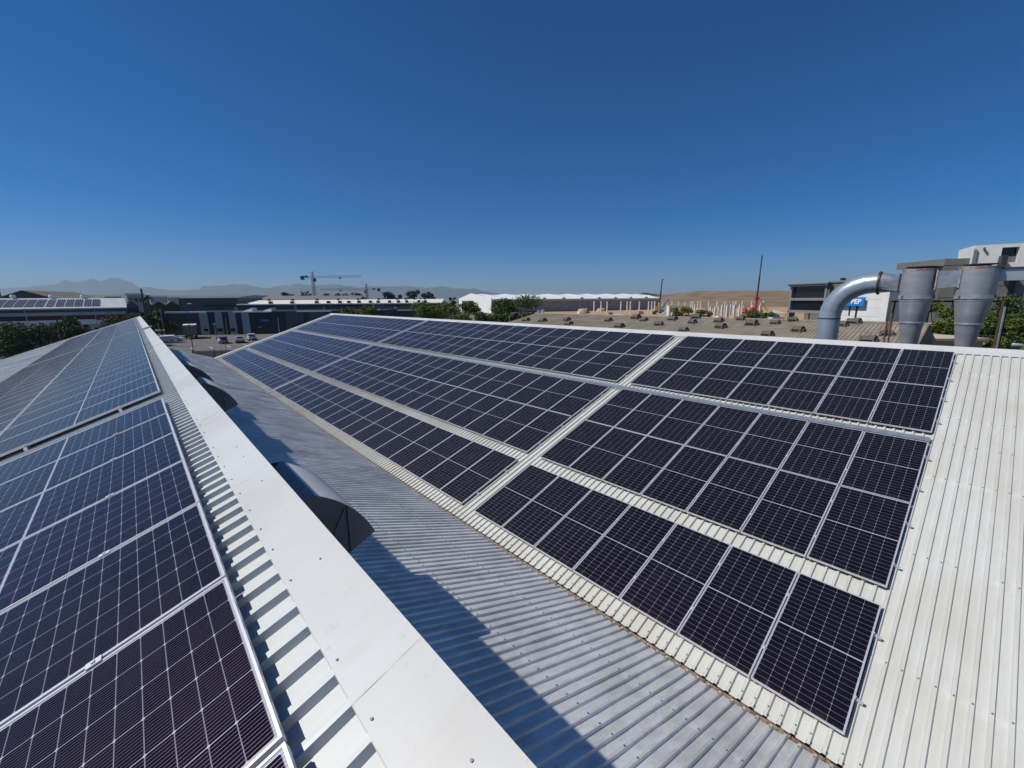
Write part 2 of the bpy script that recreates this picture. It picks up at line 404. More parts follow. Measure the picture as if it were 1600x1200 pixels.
for bn, ys, n in (('near', Y0, 7), ('middle', B2, 18), ('far', B3, 18)):
    for rn, v in VR:
        for i in range(n):
            panel(RP, AR, v, ys+i*PW, f'dark solar panel, {ORD[i+1]} from near end of {rn} row, {bn} array, right hand roof', 'solar panels on the right hand roof', bn == 'near', i == 0)
for bn, ys, n in (('near', YL-7*PW, 7), ('middle', 9.10, 18), ('far', 9.10+18*PW+.58, 18)):
    for rn, v in (('upper', 0), ('lower', PL)):
        for i in range(n):
            panel(LP, AL, v, ys+i*PW, f'dark solar panel, {ORD[i+1]} from near end of {rn} row, {bn} array, left hand roof', 'solar panels on the left hand roof', bn == 'near', i == 0)

# ---------------------------------------------------------------- cable trays
def tray(name, label, pts, wd, ht, side):
    mb = MB(); sd = Vector(side)
    for a, b in zip(pts[:-1], pts[1:]):
        a, b = Vector(a), Vector(b); d = (b-a).normalized(); u = sd.cross(d).normalized()
        if u.z < 0: u = -u
        r = sd*wd/2; q = u*ht
        mb.hexa([a-r, a+r, b+r, b-r, a-r+q, a+r+q, b+r+q, b-r+q])
        for rr in (r*1.02, -r*1.02):               # lid lips
            mb.hexa([a+rr*.96+q, a+rr*1.04+q, b+rr*1.04+q, b+rr*.96+q, a+rr*.96+q*1.1, a+rr*1.04+q*1.1, b+rr*1.04+q*1.1, b+rr*.96+q*1.1])
    return tag(mb.build(name, M['tray']), label, 'cable tray')
YT = B3-.30
tray('cable_tray', 'long galvanised cable tray lying between second and third panel rows of the right roof', [RP(2*PL+G1-.125, Y0, -.085), RP(2*PL+G1-.125, B3+18*PW, -.085)], .17, .075, Vector((math.cos(AR), 0, math.sin(AR))))
tray('cable_tray', 'galvanised cable tray climbing the right roof between middle and far arrays', [RP(12.75, YT, -.08), RP(-.12, YT, -.08)], .26, .06, (0, 1, 0))
gz_ = GP(.0, YT, .06)
tray('cable_tray', 'galvanised cable tray crossing the grey roof valley from the far hood', [RP(12.72, YT, -.07)+Vector((-.02, 0, .02)), GP(.4, YT+.02, .05), GP(3.6, YT+.1, .03), GP(5.5, YT+.1, .03)], .20, .05, (0, 1, 0))
tray('cable_tray', 'galvanised cable tray laid over the white ridge capping between the left arrays', [LP(4.7, 9.10+18*PW+.29, -.07), LP(-.62, 9.10+18*PW+.29, -.06)], .26, .06, (0, 1, 0))

# ---------------------------------------------------------------- ground
def gmat():
    m, t, b = nodes('dry_ground')
    a = ramp(t, noise(t, .02, 6), .4, .6); c = ramp(t, noise(t, .4, 5), .3, .7)
    c1 = mixc(t, a, (.16, .135, .085), (.085, .095, .045)); c2 = mixc(t, math_(t, 'MULTIPLY', c, .5), c1, (.20, .165, .11))
    t.links.new(c2, b.inputs['Base Color']); b.inputs['Roughness'].default_value = .95; return m
M['ground'] = gmat()
M['asphalt'] = mat('worn_asphalt', (.150, .138, .128), .9, 0, 0, (.105, .098, .094), .35, lo=.3, hi=.7, bump=.2, bscale=30)
M['earth'] = mat('orange_earth', (.40, .21, .085), .95, 0, 0, (.44, .32, .19), .06, bump=.3, bscale=.6)
M['paint'] = mat('road_paint', (.7, .7, .68), .7)
mb = MB(); n = 28; ext = 13800
gx = [-ext+2*ext*i/n for i in range(n+1)]
mb.add([(x, y, GZ) for y in gx for x in gx], [(j*(n+1)+i, j*(n+1)+i+1, (j+1)*(n+1)+i+1, (j+1)*(n+1)+i) for j in range(n) for i in range(n)])
struct(mb.build('ground', M['ground']))
mb = MB(); mb.add([(-6, 60, GZ+.02), (75, 60, GZ+.02), (75, 134, GZ+.02), (-6, 134, GZ+.02)], [(0,1,2,3)])
struct(mb.build('car_park', M['asphalt']))
mb = MB()
for k in range(14):
    x = 8+k*3.0; mb.add([(x, 100, GZ+.03), (x+.12, 100, GZ+.03), (x+.12, 105, GZ+.03), (x, 105, GZ+.03)], [(0,1,2,3)])
struct(mb.build('parking_line_markings', M['paint']))
rnd = random.Random(11)
q = [plan(770, 130), plan(1260, 130), plan(1260, 560), plan(760, 560)]
mb = MB(); mb.add([p+Vector((0,0,.06)) for p in q], [(0,1,2,3)]); struct(mb.build('building_site_earth', M['earth']))

# ---------------------------------------------------------------- plants
def leafmat(name, c1, c2, tr=.25):
    m, t, b = nodes(name)
    f = ramp(t, noise(t, .9, 3), .35, .65); oi = N(t, 'ShaderNodeObjectInfo')
    f2 = math_(t, 'MULTIPLY_ADD', oi.outputs['Random'], .3, math_(t, 'MULTIPLY', f, .7))
    t.links.new(mixc(t, f2, c1, c2), b.inputs['Base Color']); b.inputs['Roughness'].default_value = .7
    b.inputs['Specular IOR Level'].default_value = .25
    return m
M['leaf_dark'] = leafmat('dark_leaves', (.030, .052, .016), (.068, .098, .028))
M['leaf_green'] = leafmat('green_leaves', (.065, .100, .018), (.125, .155, .030))
M['leaf_mid'] = leafmat('mid_green_leaves', (.045, .075, .018), (.095, .130, .030))
M['leaf_olive'] = leafmat('olive_leaves', (.045, .055, .022), (.085, .085, .032))
M['leaf_grey'] = leafmat('far_leaves', (.030, .040, .024), (.055, .062, .034))
M['bark'] = mat('bark', (.085, .065, .048), .9, 0, .4, scale=4)
def tree(label, cat, group, base, h, wd, leafm, nl, ls, crown_lo=.35, flat=1.0, seed=0, blobs=9, name='tree', lean=0):
    rnd = random.Random(seed); root = thing(name, label, cat, base, (0,0,0), group)
    tr = MB(); top = h*.72
    tr.tube([(0,0,0), (lean*.1, .03*h, h*.2), (lean*.3, .01*h, h*.42), (lean*.5, 0, top)], [h*.030, h*.024, h*.018, h*.006], 7)
    bl = []
    for i in range(blobs):
        a = rnd.uniform(0, 6.283); rr = wd*.5*math.sqrt(rnd.random())*.78; zz = h*(crown_lo+(1-crown_lo)*rnd.uniform(.12, .86))
        zz -= (rr/(wd*.5))**2*h*.14
        br = wd*rnd.uniform(.15, .27); bz = br*rnd.uniform(.6, .9)*flat
        zz = min(zz, h-bz); bl.append((rr*math.cos(a)+lean*.6, rr*math.sin(a), zz, br, bz))
    up = h-max(b[2]+b[4] for b in bl); bl = [(b[0], b[1], b[2]+up, b[3], b[4]) for b in bl]
    for (x, y, z, r, bz) in bl:
        st = h*rnd.uniform(.22, .45)
        tr.tube([(lean*.2, 0, st), (x*.5, y*.5, (st+z)*.52), (x, y, z)], [h*.012, h*.008, h*.003], 5)
    tr.build('trunk', M['bark'], root)
    cr = MB(); vs = []; fs = []
    tot = sum(b[3]**2 for b in bl)
    for (x, y, z, r, bz) in bl:
        for _ in range(int(nl*r*r/tot)):
            u = Vector((rnd.gauss(0,1), rnd.gauss(0,1), rnd.gauss(0,1))).normalized(); q = rnd.random()**.45*rnd.uniform(.85, 1.12)
            p = Vector((x+u.x*r*q, y+u.y*r*q, z+u.z*bz*q))
            d1 = Vector((rnd.gauss(0,1), rnd.gauss(0,1), rnd.gauss(0,.6))).normalized(); d2 = d1.cross(Vector((rnd.gauss(0,1), rnd.gauss(0,1), rnd.gauss(0,1)))).normalized()
            s = ls*rnd.uniform(.55, 1.3); d1 *= s; d2 *= s*.55
            o = len(vs); vs += [p-d1, p+d2, p+d1, p-d2]; fs.append((o, o+1, o+2, o+3))
    cr.add(vs, fs); cr.build('crown', leafm, root)
    return root
def ptree(label, cat, group, px, pyt, wpx, d, leafm, nl, ls, base=None, **kw):
    b = plan(px, d); zt = zat(px, pyt, d)
    if base is not None: b.z = base
    return tree(label, cat, group, b, zt-b.z, wpx*d/FPX, leafm, nl, ls, **kw)
G_L = 'trees beyond the left roof'
ptree('broad dark tree at the left edge behind the sheeted roof', 'tree', G_L, 14, 504, 92, 62, M['leaf_dark'], 12000, .17, seed=1, blobs=16, crown_lo=.18)
ptree('round dark tree between the pole and the white boundary wall', 'tree', G_L, 89, 496, 54, 74, M['leaf_dark'], 8000, .19, seed=2, blobs=13, crown_lo=.2)
ptree('low olive bush tree in front of the maroon wall band', 'tree', G_L, 185, 488, 66, 84, M['leaf_olive'], 7000, .19, seed=3, blobs=12, crown_lo=.2)
ptree('small olive tree just behind the left roof peak', 'tree', G_L, 222, 486, 34, 92, M['leaf_olive'], 1500, .32, seed=4, blobs=8, crown_lo=.2)
ptree('dark tree beside the dark panelled building corner', 'tree', G_L, 245, 484, 34, 108, M['leaf_dark'], 1600, .34, seed=5, blobs=8, crown_lo=.2)
G_A = 'acacia trees behind the right hand roof'
ptree('low flat green acacia peeping over the far end of the ridge', 'tree', G_A, 548, 480, 66, 92, M['leaf_green'], 4500, .20, seed=6, blobs=9, flat=.7)
ptree('rounded green acacia right of the low flat one', 'tree', G_A, 575, 477.5, 50, 96, M['leaf_green'], 4000, .20, seed=7, blobs=8, flat=.8)
ptree('wide green acacia right of the dark wall end', 'tree', G_A, 682, 469, 92, 88, M['leaf_green'], 9000, .20, seed=8, blobs=14, flat=.8)
ptree('green acacia left of the white warehouse gable', 'tree', G_A, 724, 470, 70, 82, M['leaf_green'], 7000, .20, seed=9, blobs=10, flat=.8)
ptree('dark bushy tree below the white warehouse gable', 'tree', G_A, 757, 477, 60, 78, M['leaf_mid'], 7500, .18, seed=10, blobs=11, flat=.9)
ptree('tallest spreading acacia in front of the white warehouse', 'tree', G_A, 808, 459.5, 92, 84, M['leaf_mid'], 12000, .19, seed=12, blobs=15, flat=.62, crown_lo=.30)
ptree('dark low shrub tree at the foot of the tallest acacia', 'tree', G_A, 790, 486, 46, 76, M['leaf_dark'], 2200, .26, seed=13, blobs=8, flat=.9, crown_lo=.2)
G_S = 'bushes along the building site edge'
for i, (px, pt, wp, d, l) in enumerate([(1066, 479, 34, 150, 'wide green bush left of the white columns'), (1100, 484, 26, 150, 'smaller green bush in front of the white columns'),
        (1180, 484, 30, 150, 'green bush below the tall red crane'), (1203, 487, 16, 150, 'little bush right of the red crane'), (1212, 486, 14, 160, 'thin conical bush beside the pale tent roof')]):
    ptree(l, 'bush', G_S, px, pt, wp, d, M['leaf_green'], 1300, .38, seed=20+i, blobs=8, crown_lo=.15, name='bush')
G_P = 'shrubs below the sign wall'
ptree('yellow green shrub below the blue sign', 'shrub', G_P, 1322, 489, 18, 82, M['leaf_olive'], 1000, .26, seed=30, blobs=6, name='shrub')
ptree('low green shrub right of the yellow green one', 'shrub', G_P, 1349, 495, 20, 82, M['leaf_olive'], 1000, .26, seed=31, blobs=6, name='shrub')
ptree('dark shrub at the corner of the white sign wall', 'shrub', G_P, 1388, 488, 26, 72, M['leaf_dark'], 1300, .26, seed=32, blobs=7, name='shrub')
G_R = 'trees behind the cyclones'
ptree('dark green tree between the two cyclones', 'tree', G_R, 1474, 468, 64, 46, M['leaf_green'], 9000, .14, seed=33, blobs=13, crown_lo=.15)
ptree('lower green tree left of the second cyclone', 'tree', G_R, 1497, 490, 42, 42, M['leaf_green'], 5500, .13, seed=34, blobs=9, crown_lo=.15)
ptree('dark tree at the right edge in front of the grey wall', 'tree', G_R, 1590, 460, 90, 40, M['leaf_mid'], 13000, .13, seed=35, blobs=15, crown_lo=.15)
ptree('bright green tree low at the right edge', 'tree', G_R, 1586, 494, 58, 33, M['leaf_green'], 9000, .11, seed=36, blobs=11, crown_lo=.2)
ptree('dark tree right behind the second cyclone', 'tree', G_R, 1540, 496, 46, 44, M['leaf_dark'], 6000, .13, seed=37, blobs=9, crown_lo=.15)
G_H = 'trees on the skyline behind the cream roof'
for i, (px, pt, wp, l) in enumerate([(445, 457, 14, 'small skyline tree left of the long dark clump'), (468, 456.3, 34, 'long dark skyline clump left of the tall crane mast'), (507, 458.5, 18, 'low skyline tree right of the tall crane mast'),
        (533, 459, 16, 'thin skyline tree left of the wide middle one'), (548, 457.5, 26, 'wide skyline tree between the two crane masts'), (566, 458.5, 16, 'skyline tree beside the shorter crane mast'),
        (602, 456, 25, 'rounded skyline tree right of the shorter crane'), (627, 461.5, 8, 'tiny skyline tree between two bigger ones'), (648, 453.5, 20, 'tallest skyline tree over the cream roof end'),
        (664, 459, 14, 'skyline tree in the gap right of the tallest'), (675, 456.5, 13, 'last skyline tree before the green acacias'), (705, 466, 3.5, 'slim far cypress left of the white warehouse'), (709, 466, 5, 'far dark conifer left of the white warehouse')]):
    ptree(l, 'tree', G_H, px, pt-.5, wp*1.35, 260, M['leaf_grey'], 900, .75, seed=50+i, blobs=8, crown_lo=.3)
# palm
b = plan(232, 132); hp = zat(232, 459, 132)-GZ
pt = thing('palm_tree', 'lone palm tree on the skyline behind the dark roofs', 'palm tree', b)
mb = MB(); mb.tube([(0,0,0), (.1,0,hp*.5), (0,0,hp-.9)], [.32, .24, .24], 8); mb.build('trunk', M['bark'], pt)
mb = MB(); rnd = random.Random(3)
for k in range(46):
    a = rnd.uniform(0, 6.283); e = rnd.uniform(-.9, 1.2); L = rnd.uniform(1.4, 2.1); o = Vector((0,0,hp-.9)); prev = None
    for s in range(5):
        t = s/4; p = o+Vector((math.cos(a)*L*t*math.cos(e*.6), math.sin(a)*L*t*math.cos(e*.6), math.sin(e)*L*t*.9-.9*t*t)); sd = Vector((-math.sin(a), math.cos(a), 0))*(.20*(1-abs(t-.4)))
        if prev: mb.add([prev[0]-prev[1], prev[0]+prev[1], p+sd, p-sd], [(0,1,2,3)])
        prev = (p, sd)
mb.build('crown', M['leaf_olive'], pt)

# ---------------------------------------------------------------- buildings beyond
class Fac:
    """a building front between two surveyed plan points; local x runs along the front, y away from the viewer, z up from the ground"""
    def __init__(s, name, label, cat, px0, d0, px1, d1, group=None, P0=None, P1=None):
        s.P0 = P0 or plan(px0, d0); s.P1 = P1
        if s.P1 is None and d1: s.P1 = plan(px1, d1)
        if s.P1 is None: q = plan(px1, 1)-Vector((0,0,GZ)); q = q.normalized()*(s.P0-Vector((0,0,GZ))).length; s.P1 = q+Vector((0,0,GZ))
        v = s.P1-s.P0; s.w = v.length; s.a = math.atan2(v.y, v.x)
        s.ex = v.normalized(); s.ey = Vector((-s.ex.y, s.ex.x, 0))
        s.root = thing(name, label, cat, s.P0, (0, 0, s.a), group)
    def loc(s, px, py, yo=0):
        r = at(px, py, 1.0); p0 = s.P0+s.ey*yo; k = p0.dot(s.ey)/r.dot(s.ey); p = r*k-s.P0
        return p.dot(s.ex), p.z
    def X(s, px, py=None, yo=0): return s.loc(px, hz(px) if py is None else py, yo)[0]
    def Z(s, px, py, yo=0): return s.loc(px, py, yo)[1]
    def W(s, x, y, z): return s.P0+s.ex*x+s.ey*y+Vector((0, 0, z))
    def part(s, name, m, boxes, parent=None, label=None, bevel=0):
        out = None
        for grp in ([boxes] if name in ('joint_line', 'ladder') else [[b] for b in boxes]):
            mb = MB()
            for b in grp: mb.box(*b)
            o = mb.build(name, m, parent or s.root, bevel=bevel)
            if label: o['label'] = label
            out = out or o
        return out
M['wall_white'] = mat('white_plaster', (.70, .70, .68), .8, 0, .12, scale=.6)
M['wall_pale'] = mat('pale_cladding', (.33, .37, .43), .6, 0, .12, scale=.8)
M['wall_grey'] = mat('dark_grey_cladding', (.062, .072, .090), .6, 0, .25, scale=.5, stretch=(3, 1, .3))
M['wall_dark'] = mat('black_cladding', (.014, .016, .022), .55, 0, .2, scale=.5)
M['maroon'] = mat('maroon_band', (.050, .018, .020), .7, 0, .3, scale=.5)
M['roof_pale'] = mat('pale_roof_sheet', (.50, .51, .50), .5, 0, .12, scale=.5, stretch=(4, .4, 1))
M['roof_cream'] = mat('cream_roof_sheet', (.80, .77, .66), .5, 0, .08, scale=.3)
M['roof_white'] = mat('bright_white_roof', (.82, .83, .82), .5, 0, .05, scale=.2)
M['roof_tan'] = mat('tan_tile_roof', (.20, .165, .115), .8, 0, .25, scale=.8)
M['glass_dark'] = mat('dark_window_glass', (.010, .012, .016), .12, 0)
M['metal_dark'] = mat('dark_steel', (.05, .052, .058), .5, .4)
M['pv'] = mat('far_solar_glass', (.014, .014, .022), .4, 0, .4, scale=1.2, spec=.22)
M['concrete'] = mat('precast_concrete', (.66, .64, .60), .8, 0, .18, scale=.4)
M['grey_wall'] = mat('grey_office_wall', (.145, .14, .13), .75, 0, .2, scale=.4)
M['lamp_grey'] = mat('grey_post_paint', (.28, .29, .30), .5, .2)

# solar shed, far left
f = Fac('warehouse_building', 'long low warehouse with solar arrays on its pale roof and a maroon wall band', 'warehouse', -140, 77.1, 194, 96.3)
ze = f.Z(100, 481.5); zr = f.Z(100, 466, 13); w_ = f.w
f.part('wall', M['wall_white'], [(0, w_, 0, 26, 0, f.Z(100, 500))])
f.part('wall_band', M['maroon'], [(0, w_, .06, 26.06, f.Z(100, 500), f.Z(100, 493))], label='dark maroon band along the warehouse wall')
f.part('wall_band', M['wall_pale'], [(0, w_, .04, 26.04, f.Z(100, 493), f.Z(100, 488))], label='pale blue band along the warehouse wall')
f.part('wall_band', M['wall_grey'], [(0, w_, .1, 26.1, f.Z(100, 488), ze)], label='dark grey cladding below the warehouse eave')
mb = MB(); mb.prism([(0, -.5, ze), (0, 13, zr), (0, 26.5, ze), (0, 26.5, ze-.25), (0, -.5, ze-.25)], (w_+.3, 0, 0)); rf = mb.build('roof', M['roof_pale'], f.root)
for px in (21, 81, 130):
    mb = MB(); x = f.X(px, 467, 12.6); mb.lathe(x, 12.6, [(.28, zr-.3), (.28, zr+.15), (.45, zr+.2), (.5, zr+.45), (.36, zr+.72), (0, zr+.78)], 12); mb.build('roof_ventilator', M['roof_white'], rf, smooth='auto')
sl_ = (zr-ze)/13.5
def onroof(y): return ze+(y+.5)*sl_
pxs = [(-14, 1.5), (3, 18.5), (20, 35.5), (38, 51.5), (54, 67.5), (71, 83), (86, 99), (101.5, 114), (116, 128.5), (131, 142.5), (144, 156)]
y0_, y1_ = 1.2, 10.6
for k, (a, b_) in enumerate(pxs):
    xa, xb = f.X(a, 479, y0_), f.X(b_, 479, y0_)
    r = thing('solar_array', f'dark block of solar panels, {ORD[k+1]} from the left on the far pale roof', 'solar array', f.W(xa, y0_, onroof(y0_)), (math.atan(sl_), 0, f.a), 'solar arrays on the far warehouse roof')
    r.rotation_euler = (Matrix.Rotation(f.a, 3, 'Z')@Matrix.Rotation(math.atan(sl_), 3, 'X')).to_euler()
    mb = MB(); n = 4; L = (y1_-y0_)/math.cos(math.atan(sl_)); cw = (xb-xa)/n
    for i in range(n):
        for j in range(4): mb.box(i*cw+.03, (i+1)*cw-.03, j*L/4+.03, (j+1)*L/4-.03, .10, .14)
    mb.build('cells', M['pv'], r)
    mb = MB()
    for i in range(n+1): mb.box(i*cw-.02, i*cw+.02, 0, L, .03, .13)
    mb.build('frame', M['alu'], r)
# tan roofed barn behind it
f = Fac('barn_building', 'barn with a dark gable and tan hipped roof behind the solar warehouse', 'barn', 4, 150, 78, None)
ze = f.Z(40, 463.5); zp = f.Z(38, 453.5); xm = f.X(38)
mb = MB(); mb.prism([(0, 0, 0), (f.w, 0, 0), (f.w, 0, ze), (xm, 0, zp-.3), (0, 0, ze)], (0, .3, 0)); mb.build('gable_wall', M['wall_grey'], f.root)
xr = f.X(148)
mb = MB(); mb.add([(0, -.2, ze), (xm, -.2, zp), (f.w, -.2, ze), (f.X(128), 24, zp-.2), (xr+2.5, 24, ze+.1), (f.w+.5, .5, ze), (0, 24, ze)], [(1, 2, 4, 3), (0, 1, 3, 6)]); mb.build('roof', M['roof_tan'], f.root)
mb = MB(); mb.box(f.w-.4, xr-1, 1, 24, 0, ze-.4); mb.build('wall', M['wall_dark'], f.root)
# small sheds and pale offices behind the trees
f = Fac('shed_building', 'small grey shed with a pale pitched roof right of the solar warehouse', 'shed', 193, 118, 215, None)
ze = f.Z(204, 478); zp = f.Z(204, 469); mb = MB(); mb.prism([(0, 0, 0), (f.w, 0, 0), (f.w, 0, ze), (f.w*.55, 0, zp-.3), (0, 0, ze)], (0, 16, 0)); mb.build('wall', M['wall_grey'], f.root)
mb = MB(); mb.prism([(-.4, -.3, ze), (f.w*.55, -.3, zp), (f.w+.4, -.3, ze), (f.w+.4, -.3, ze+.2), (f.w*.55, -.3, zp+.25), (-.4, -.3, ze+.2)], (0, 16.6, 0)); mb.build('roof', M['roof_pale'], f.root)
f.part('door', M['wall_dark'], [(f.w*.2, f.w*.95, -.05, 0, 0, f.Z(204, 482))])
f = Fac('office_building', 'pale turquoise office block with dark windows beside the palm', 'office', 200, 165, 226, None)
z1 = f.Z(212, 461); f.part('wall', mat('turquoise_plaster', (.28, .36, .38), .8, 0, .1), [(0, f.w, 0, 14, 0, z1)]); f.part('roof_slab', M['wall_white'], [(-.5, f.w+.3, -.6, 14.5, z1, z1+.7)])
f.part('window', M['glass_dark'], [(f.w*.1+i*1.5, f.w*.1+i*1.5+1.0, -.06, 0, z1-2.6, z1-1.2) for i in range(4)])
f = Fac('canopy_building', 'long brown shed with a wavy roof line right of the palm', 'shed', 226, 140, 284, None)
mb = MB(); pts = []
for i in range(29):
    x = f.w*i/28; pts.append((x, 0, f.Z(250, 474)+.55*math.cos(i*.62)))
mb.prism(pts+[(f.w, 0, 0), (0, 0, 0)], (0, 14, 0)); mb.build('wall', mat('brown_block_wall', (.10, .075, .045), .9, 0, .3), f.root)
mb = MB(); mb.prism(pts+[(x, y, z+.35) for x, y, z in pts[::-1]], (0, 14.5, 0)); mb.build('roof', M['roof_pale'], f.root)
f = Fac('boundary_wall', 'white boundary wall with openings below the solar warehouse', 'wall', 60, 78, 152, 86)
zt_ = f.Z(110, 507); f.part('wall', M['wall_white'], [(0, f.w, 0, .25, 0, zt_)]); f.part('opening', M['wall_dark'], [(f.X(120), f.X(131), -.04, 0, f.Z(125, 513), f.Z(125, 505.5)-.25), (f.X(140), f.X(146), -.04, 0, 1.0, f.Z(143, 512))])

for k, (a, b_, yt, lab) in enumerate(((236, 262, 464.5, 'far pale shed just right of the palm'), (263, 281, 466, 'lower far pale shed left of the dark wall'), (166, 190, 464.8, 'far dark roofed shed over the solar warehouse end'))):
    f = Fac('shed_building', lab, 'shed', a, 420, b_, None, 'far sheds in the haze'); zt_ = f.Z((a+b_)/2, yt)
    f.part('wall', M['wall_pale'], [(0, f.w, 0, 20, 0, zt_)]); f.part('roof', M['roof_pale'] if k < 2 else M['wall_dark'], [(-.5, f.w+.5, -.6, 20.5, zt_, zt_+.8)])
    f.part('pillar', M['concrete'], [(f.w*i/6-.3, f.w*i/6+.3, -.5, -.05, 0, zt_-.4) for i in range(1, 6)])

# dark building by the car park
f = Fac('warehouse_building', 'dark two tone warehouse with slanting pale stripes facing the car park', 'warehouse', 250, 114, 600, 120)
zt_ = f.Z(330, 488); zt2 = f.Z(430, 486.5)
f.part('wall', M['wall_dark'], [(0, f.w, 0, 22, 0, zt2)])
def strip(a, b, m, lab, top=None, yo=.10): f.part('cladding_panel', m, [(f.X(a, 505), f.X(b, 505), -yo, 0, 0, top or f.Z((a+b)/2, 487.5, -yo))], label=lab)
strip(259, 313, M['wall_grey'], 'dark blue grey cladding panel at the left end')
for a, b in ((313, 326), (337.5, 348.5), (359, 369.5), (379, 390.5)): strip(a, b, M['wall_pale'], None)
strip(447.5, 475, M['wall_grey'], 'dark blue grey cladding panel right of the sign'); strip(484, 512, M['wall_grey'], 'dark blue grey cladding panel at the hidden end')
f.part('coping', M['roof_white'], [(f.X(256), f.X(320), -.5, .6, f.Z(290, 489)-.05, f.Z(290, 486.8)), (f.X(363), f.X(422), -.4, .6, f.Z(390, 488)-.02, f.Z(390, 486.6)), (f.X(462), f.X(516), -.4, .6, f.Z(490, 487.2), f.Z(490, 485.7)), (f.X(583), f.X(592), -.4, .6, zt2, zt2+.3)])
for px in (388, 419):
    mb = MB(); x = f.X(px); mb.prism([(x-2.2, .5, zt2), (x+.3, .5, zt2+1.0), (x+.5, .5, zt2)], (0, 3, 0)); mb.build('roof_light', M['roof_white'], f.root)
f.part('roller_door', M['metal_dark'], [(f.X(454), f.X(474), -.16, -.10, 0, f.Z(464, 504))])
f.part('window', M['glass_dark'], [(f.X(334), f.X(343), -.14, -.1, f.Z(338, 518), f.Z(338, 513)), (f.X(355), f.X(362), -.14, -.1, f.Z(358, 518), f.Z(358, 513)), (f.X(312), f.X(319), -.14, -.1, f.Z(315, 517.5), f.Z(315, 514))])
sg = thing('wall_sign', 'small dark blue sign board on the black warehouse wall', 'sign', f.W(f.X(406, 501), -.2, f.Z(414, 503.5)), (0, 0, f.a))
mb = MB(); sw = f.X(424, 501)-f.X(406, 501); sh = f.Z(414, 498)-f.Z(414, 503.5); mb.box(0, sw, 0, .12, 0, sh); mb.build('board', mat('dark_blue_board', (.010, .030, .10), .4), sg)
mb = MB(); mb.box(sw*.12, sw*.8, -.02, 0, sh*.36, sh*.58); mb.box(sw*.25, sw*.72, -.02, 0, sh*.66, sh*.76); mb.build('lettering', mat('sign_blue_letter', (.10, .25, .62), .5), sg)
sg = thing('wall_sign', 'small pale notice low on the black warehouse wall', 'sign', f.W(f.X(404, 510), -.1, f.Z(405, 512)), (0, 0, f.a)); mb = MB(); mb.box(0, .75, 0, .06, 0, .35); mb.build('board', M['lamp_grey'], sg)
# larger grey building behind with the cream roof
f = Fac('warehouse_building', 'wide dark grey warehouse with a cream roof and ridge vents behind the striped one', 'warehouse', 279, 142, 690, 150)
z0_ = f.Z(330, 465.5); ze = f.Z(520, 474.2)
f.part('wall', M['wall_grey'], [(0, f.X(371), 0, 18, 0, z0_), (f.X(371)+.01, f.w, 0, 40, 0, ze-.35)])
f.part('wall_band', M['wall_dark'], [(f.X(318), f.X(434), -.1, 0, f.Z(370, 479), f.Z(370, 476)), (f.X(484), f.X(562), -.1, 0, f.Z(520, 478), f.Z(520, 474.8)), (f.X(600), f.X(660), -.1, 0, f.Z(630, 478), f.Z(630, 475))])
f.part('downpipe', M['wall_pale'], [(f.X(a), f.X(b), -.5, 0, f.Z(a, y2), f.Z(a, y1)) for a, b, y1, y2 in ((366, 370, 480, 485), (459.5, 463, 475.5, 486), (504, 507.5, 479.5, 484.5), (541, 545, 479.5, 483), (581, 584.5, 474.5, 483.5), (616, 619, 479, 485))])
f.part('ledge', M['roof_white'], [(f.X(584), f.X(617), -1.6, 0, f.Z(600, 486), f.Z(600, 484.2)), (f.X(618), f.X(664), -1.6, 0, f.Z(640, 485.3), f.Z(640, 483.8))])
zr = f.Z(520, 468.3, 14); xa = f.X(370)
mb = MB(); mb.prism([(xa, -.6, ze), (xa, 14, zr), (xa, 28, ze), (xa, 28, ze-.35), (xa, -.6, ze-.35)], (f.w-xa, 0, 0)); rf = mb.build('roof', M['roof_cream'], f.root)
s2 = (zr-ze)/14.6
for px in (382, 421, 455, 493.5, 512, 530, 544, 560, 578, 590, 608, 622, 635, 654, 664): x = f.X(px); mb = MB(); mb.box(x-.5, x+.5, .2, 1.4, ze+.1, ze+.9); mb.build('roof_ventilator', M['metal_dark'], rf)
for px in (382.5, 421.5, 458, 496, 529, 560, 592, 621, 634, 648, 664): x = f.X(px, None, 12); mb = MB(); mb.box(x-.35, x+.35, 11.2, 12.2, zr-.9, zr+.45); mb.box(x-1.2, x+1.2, 11.4, 12, zr-.45, zr-.28); mb.build('roof_ventilator', M['metal_dark'], rf)
f = Fac('shed_building', 'far low shed with a grey brown roof behind the cream roof', 'shed', 400, 190, 562, None)
ze = f.Z(480, 468); zr = f.Z(480, 462, 20)
mb = MB(); mb.prism([(0, 0, ze), (4, 20, zr), (4, 40, ze), (0, 40, 0), (0, 0, 0)], (f.w, 0, 0)); mb.build('roof', mat('grey_brown_roof', (.20, .18, .16), .8, 0, .2, scale=.3), f.root)
f = Fac('shed_building', 'far shed with a pale roof edge left of the grey brown roof', 'shed', 376, 230, 420, None)
mb = MB(); mb.prism([(0, 0, 0), (0, 0, f.Z(380, 464)), (f.w*.5, 0, f.Z(400, 461)), (f.w, 0, f.Z(414, 462)), (f.w, 0, 0)], (0, 20, 0)); mb.build('wall', M['roof_pale'], f.root)

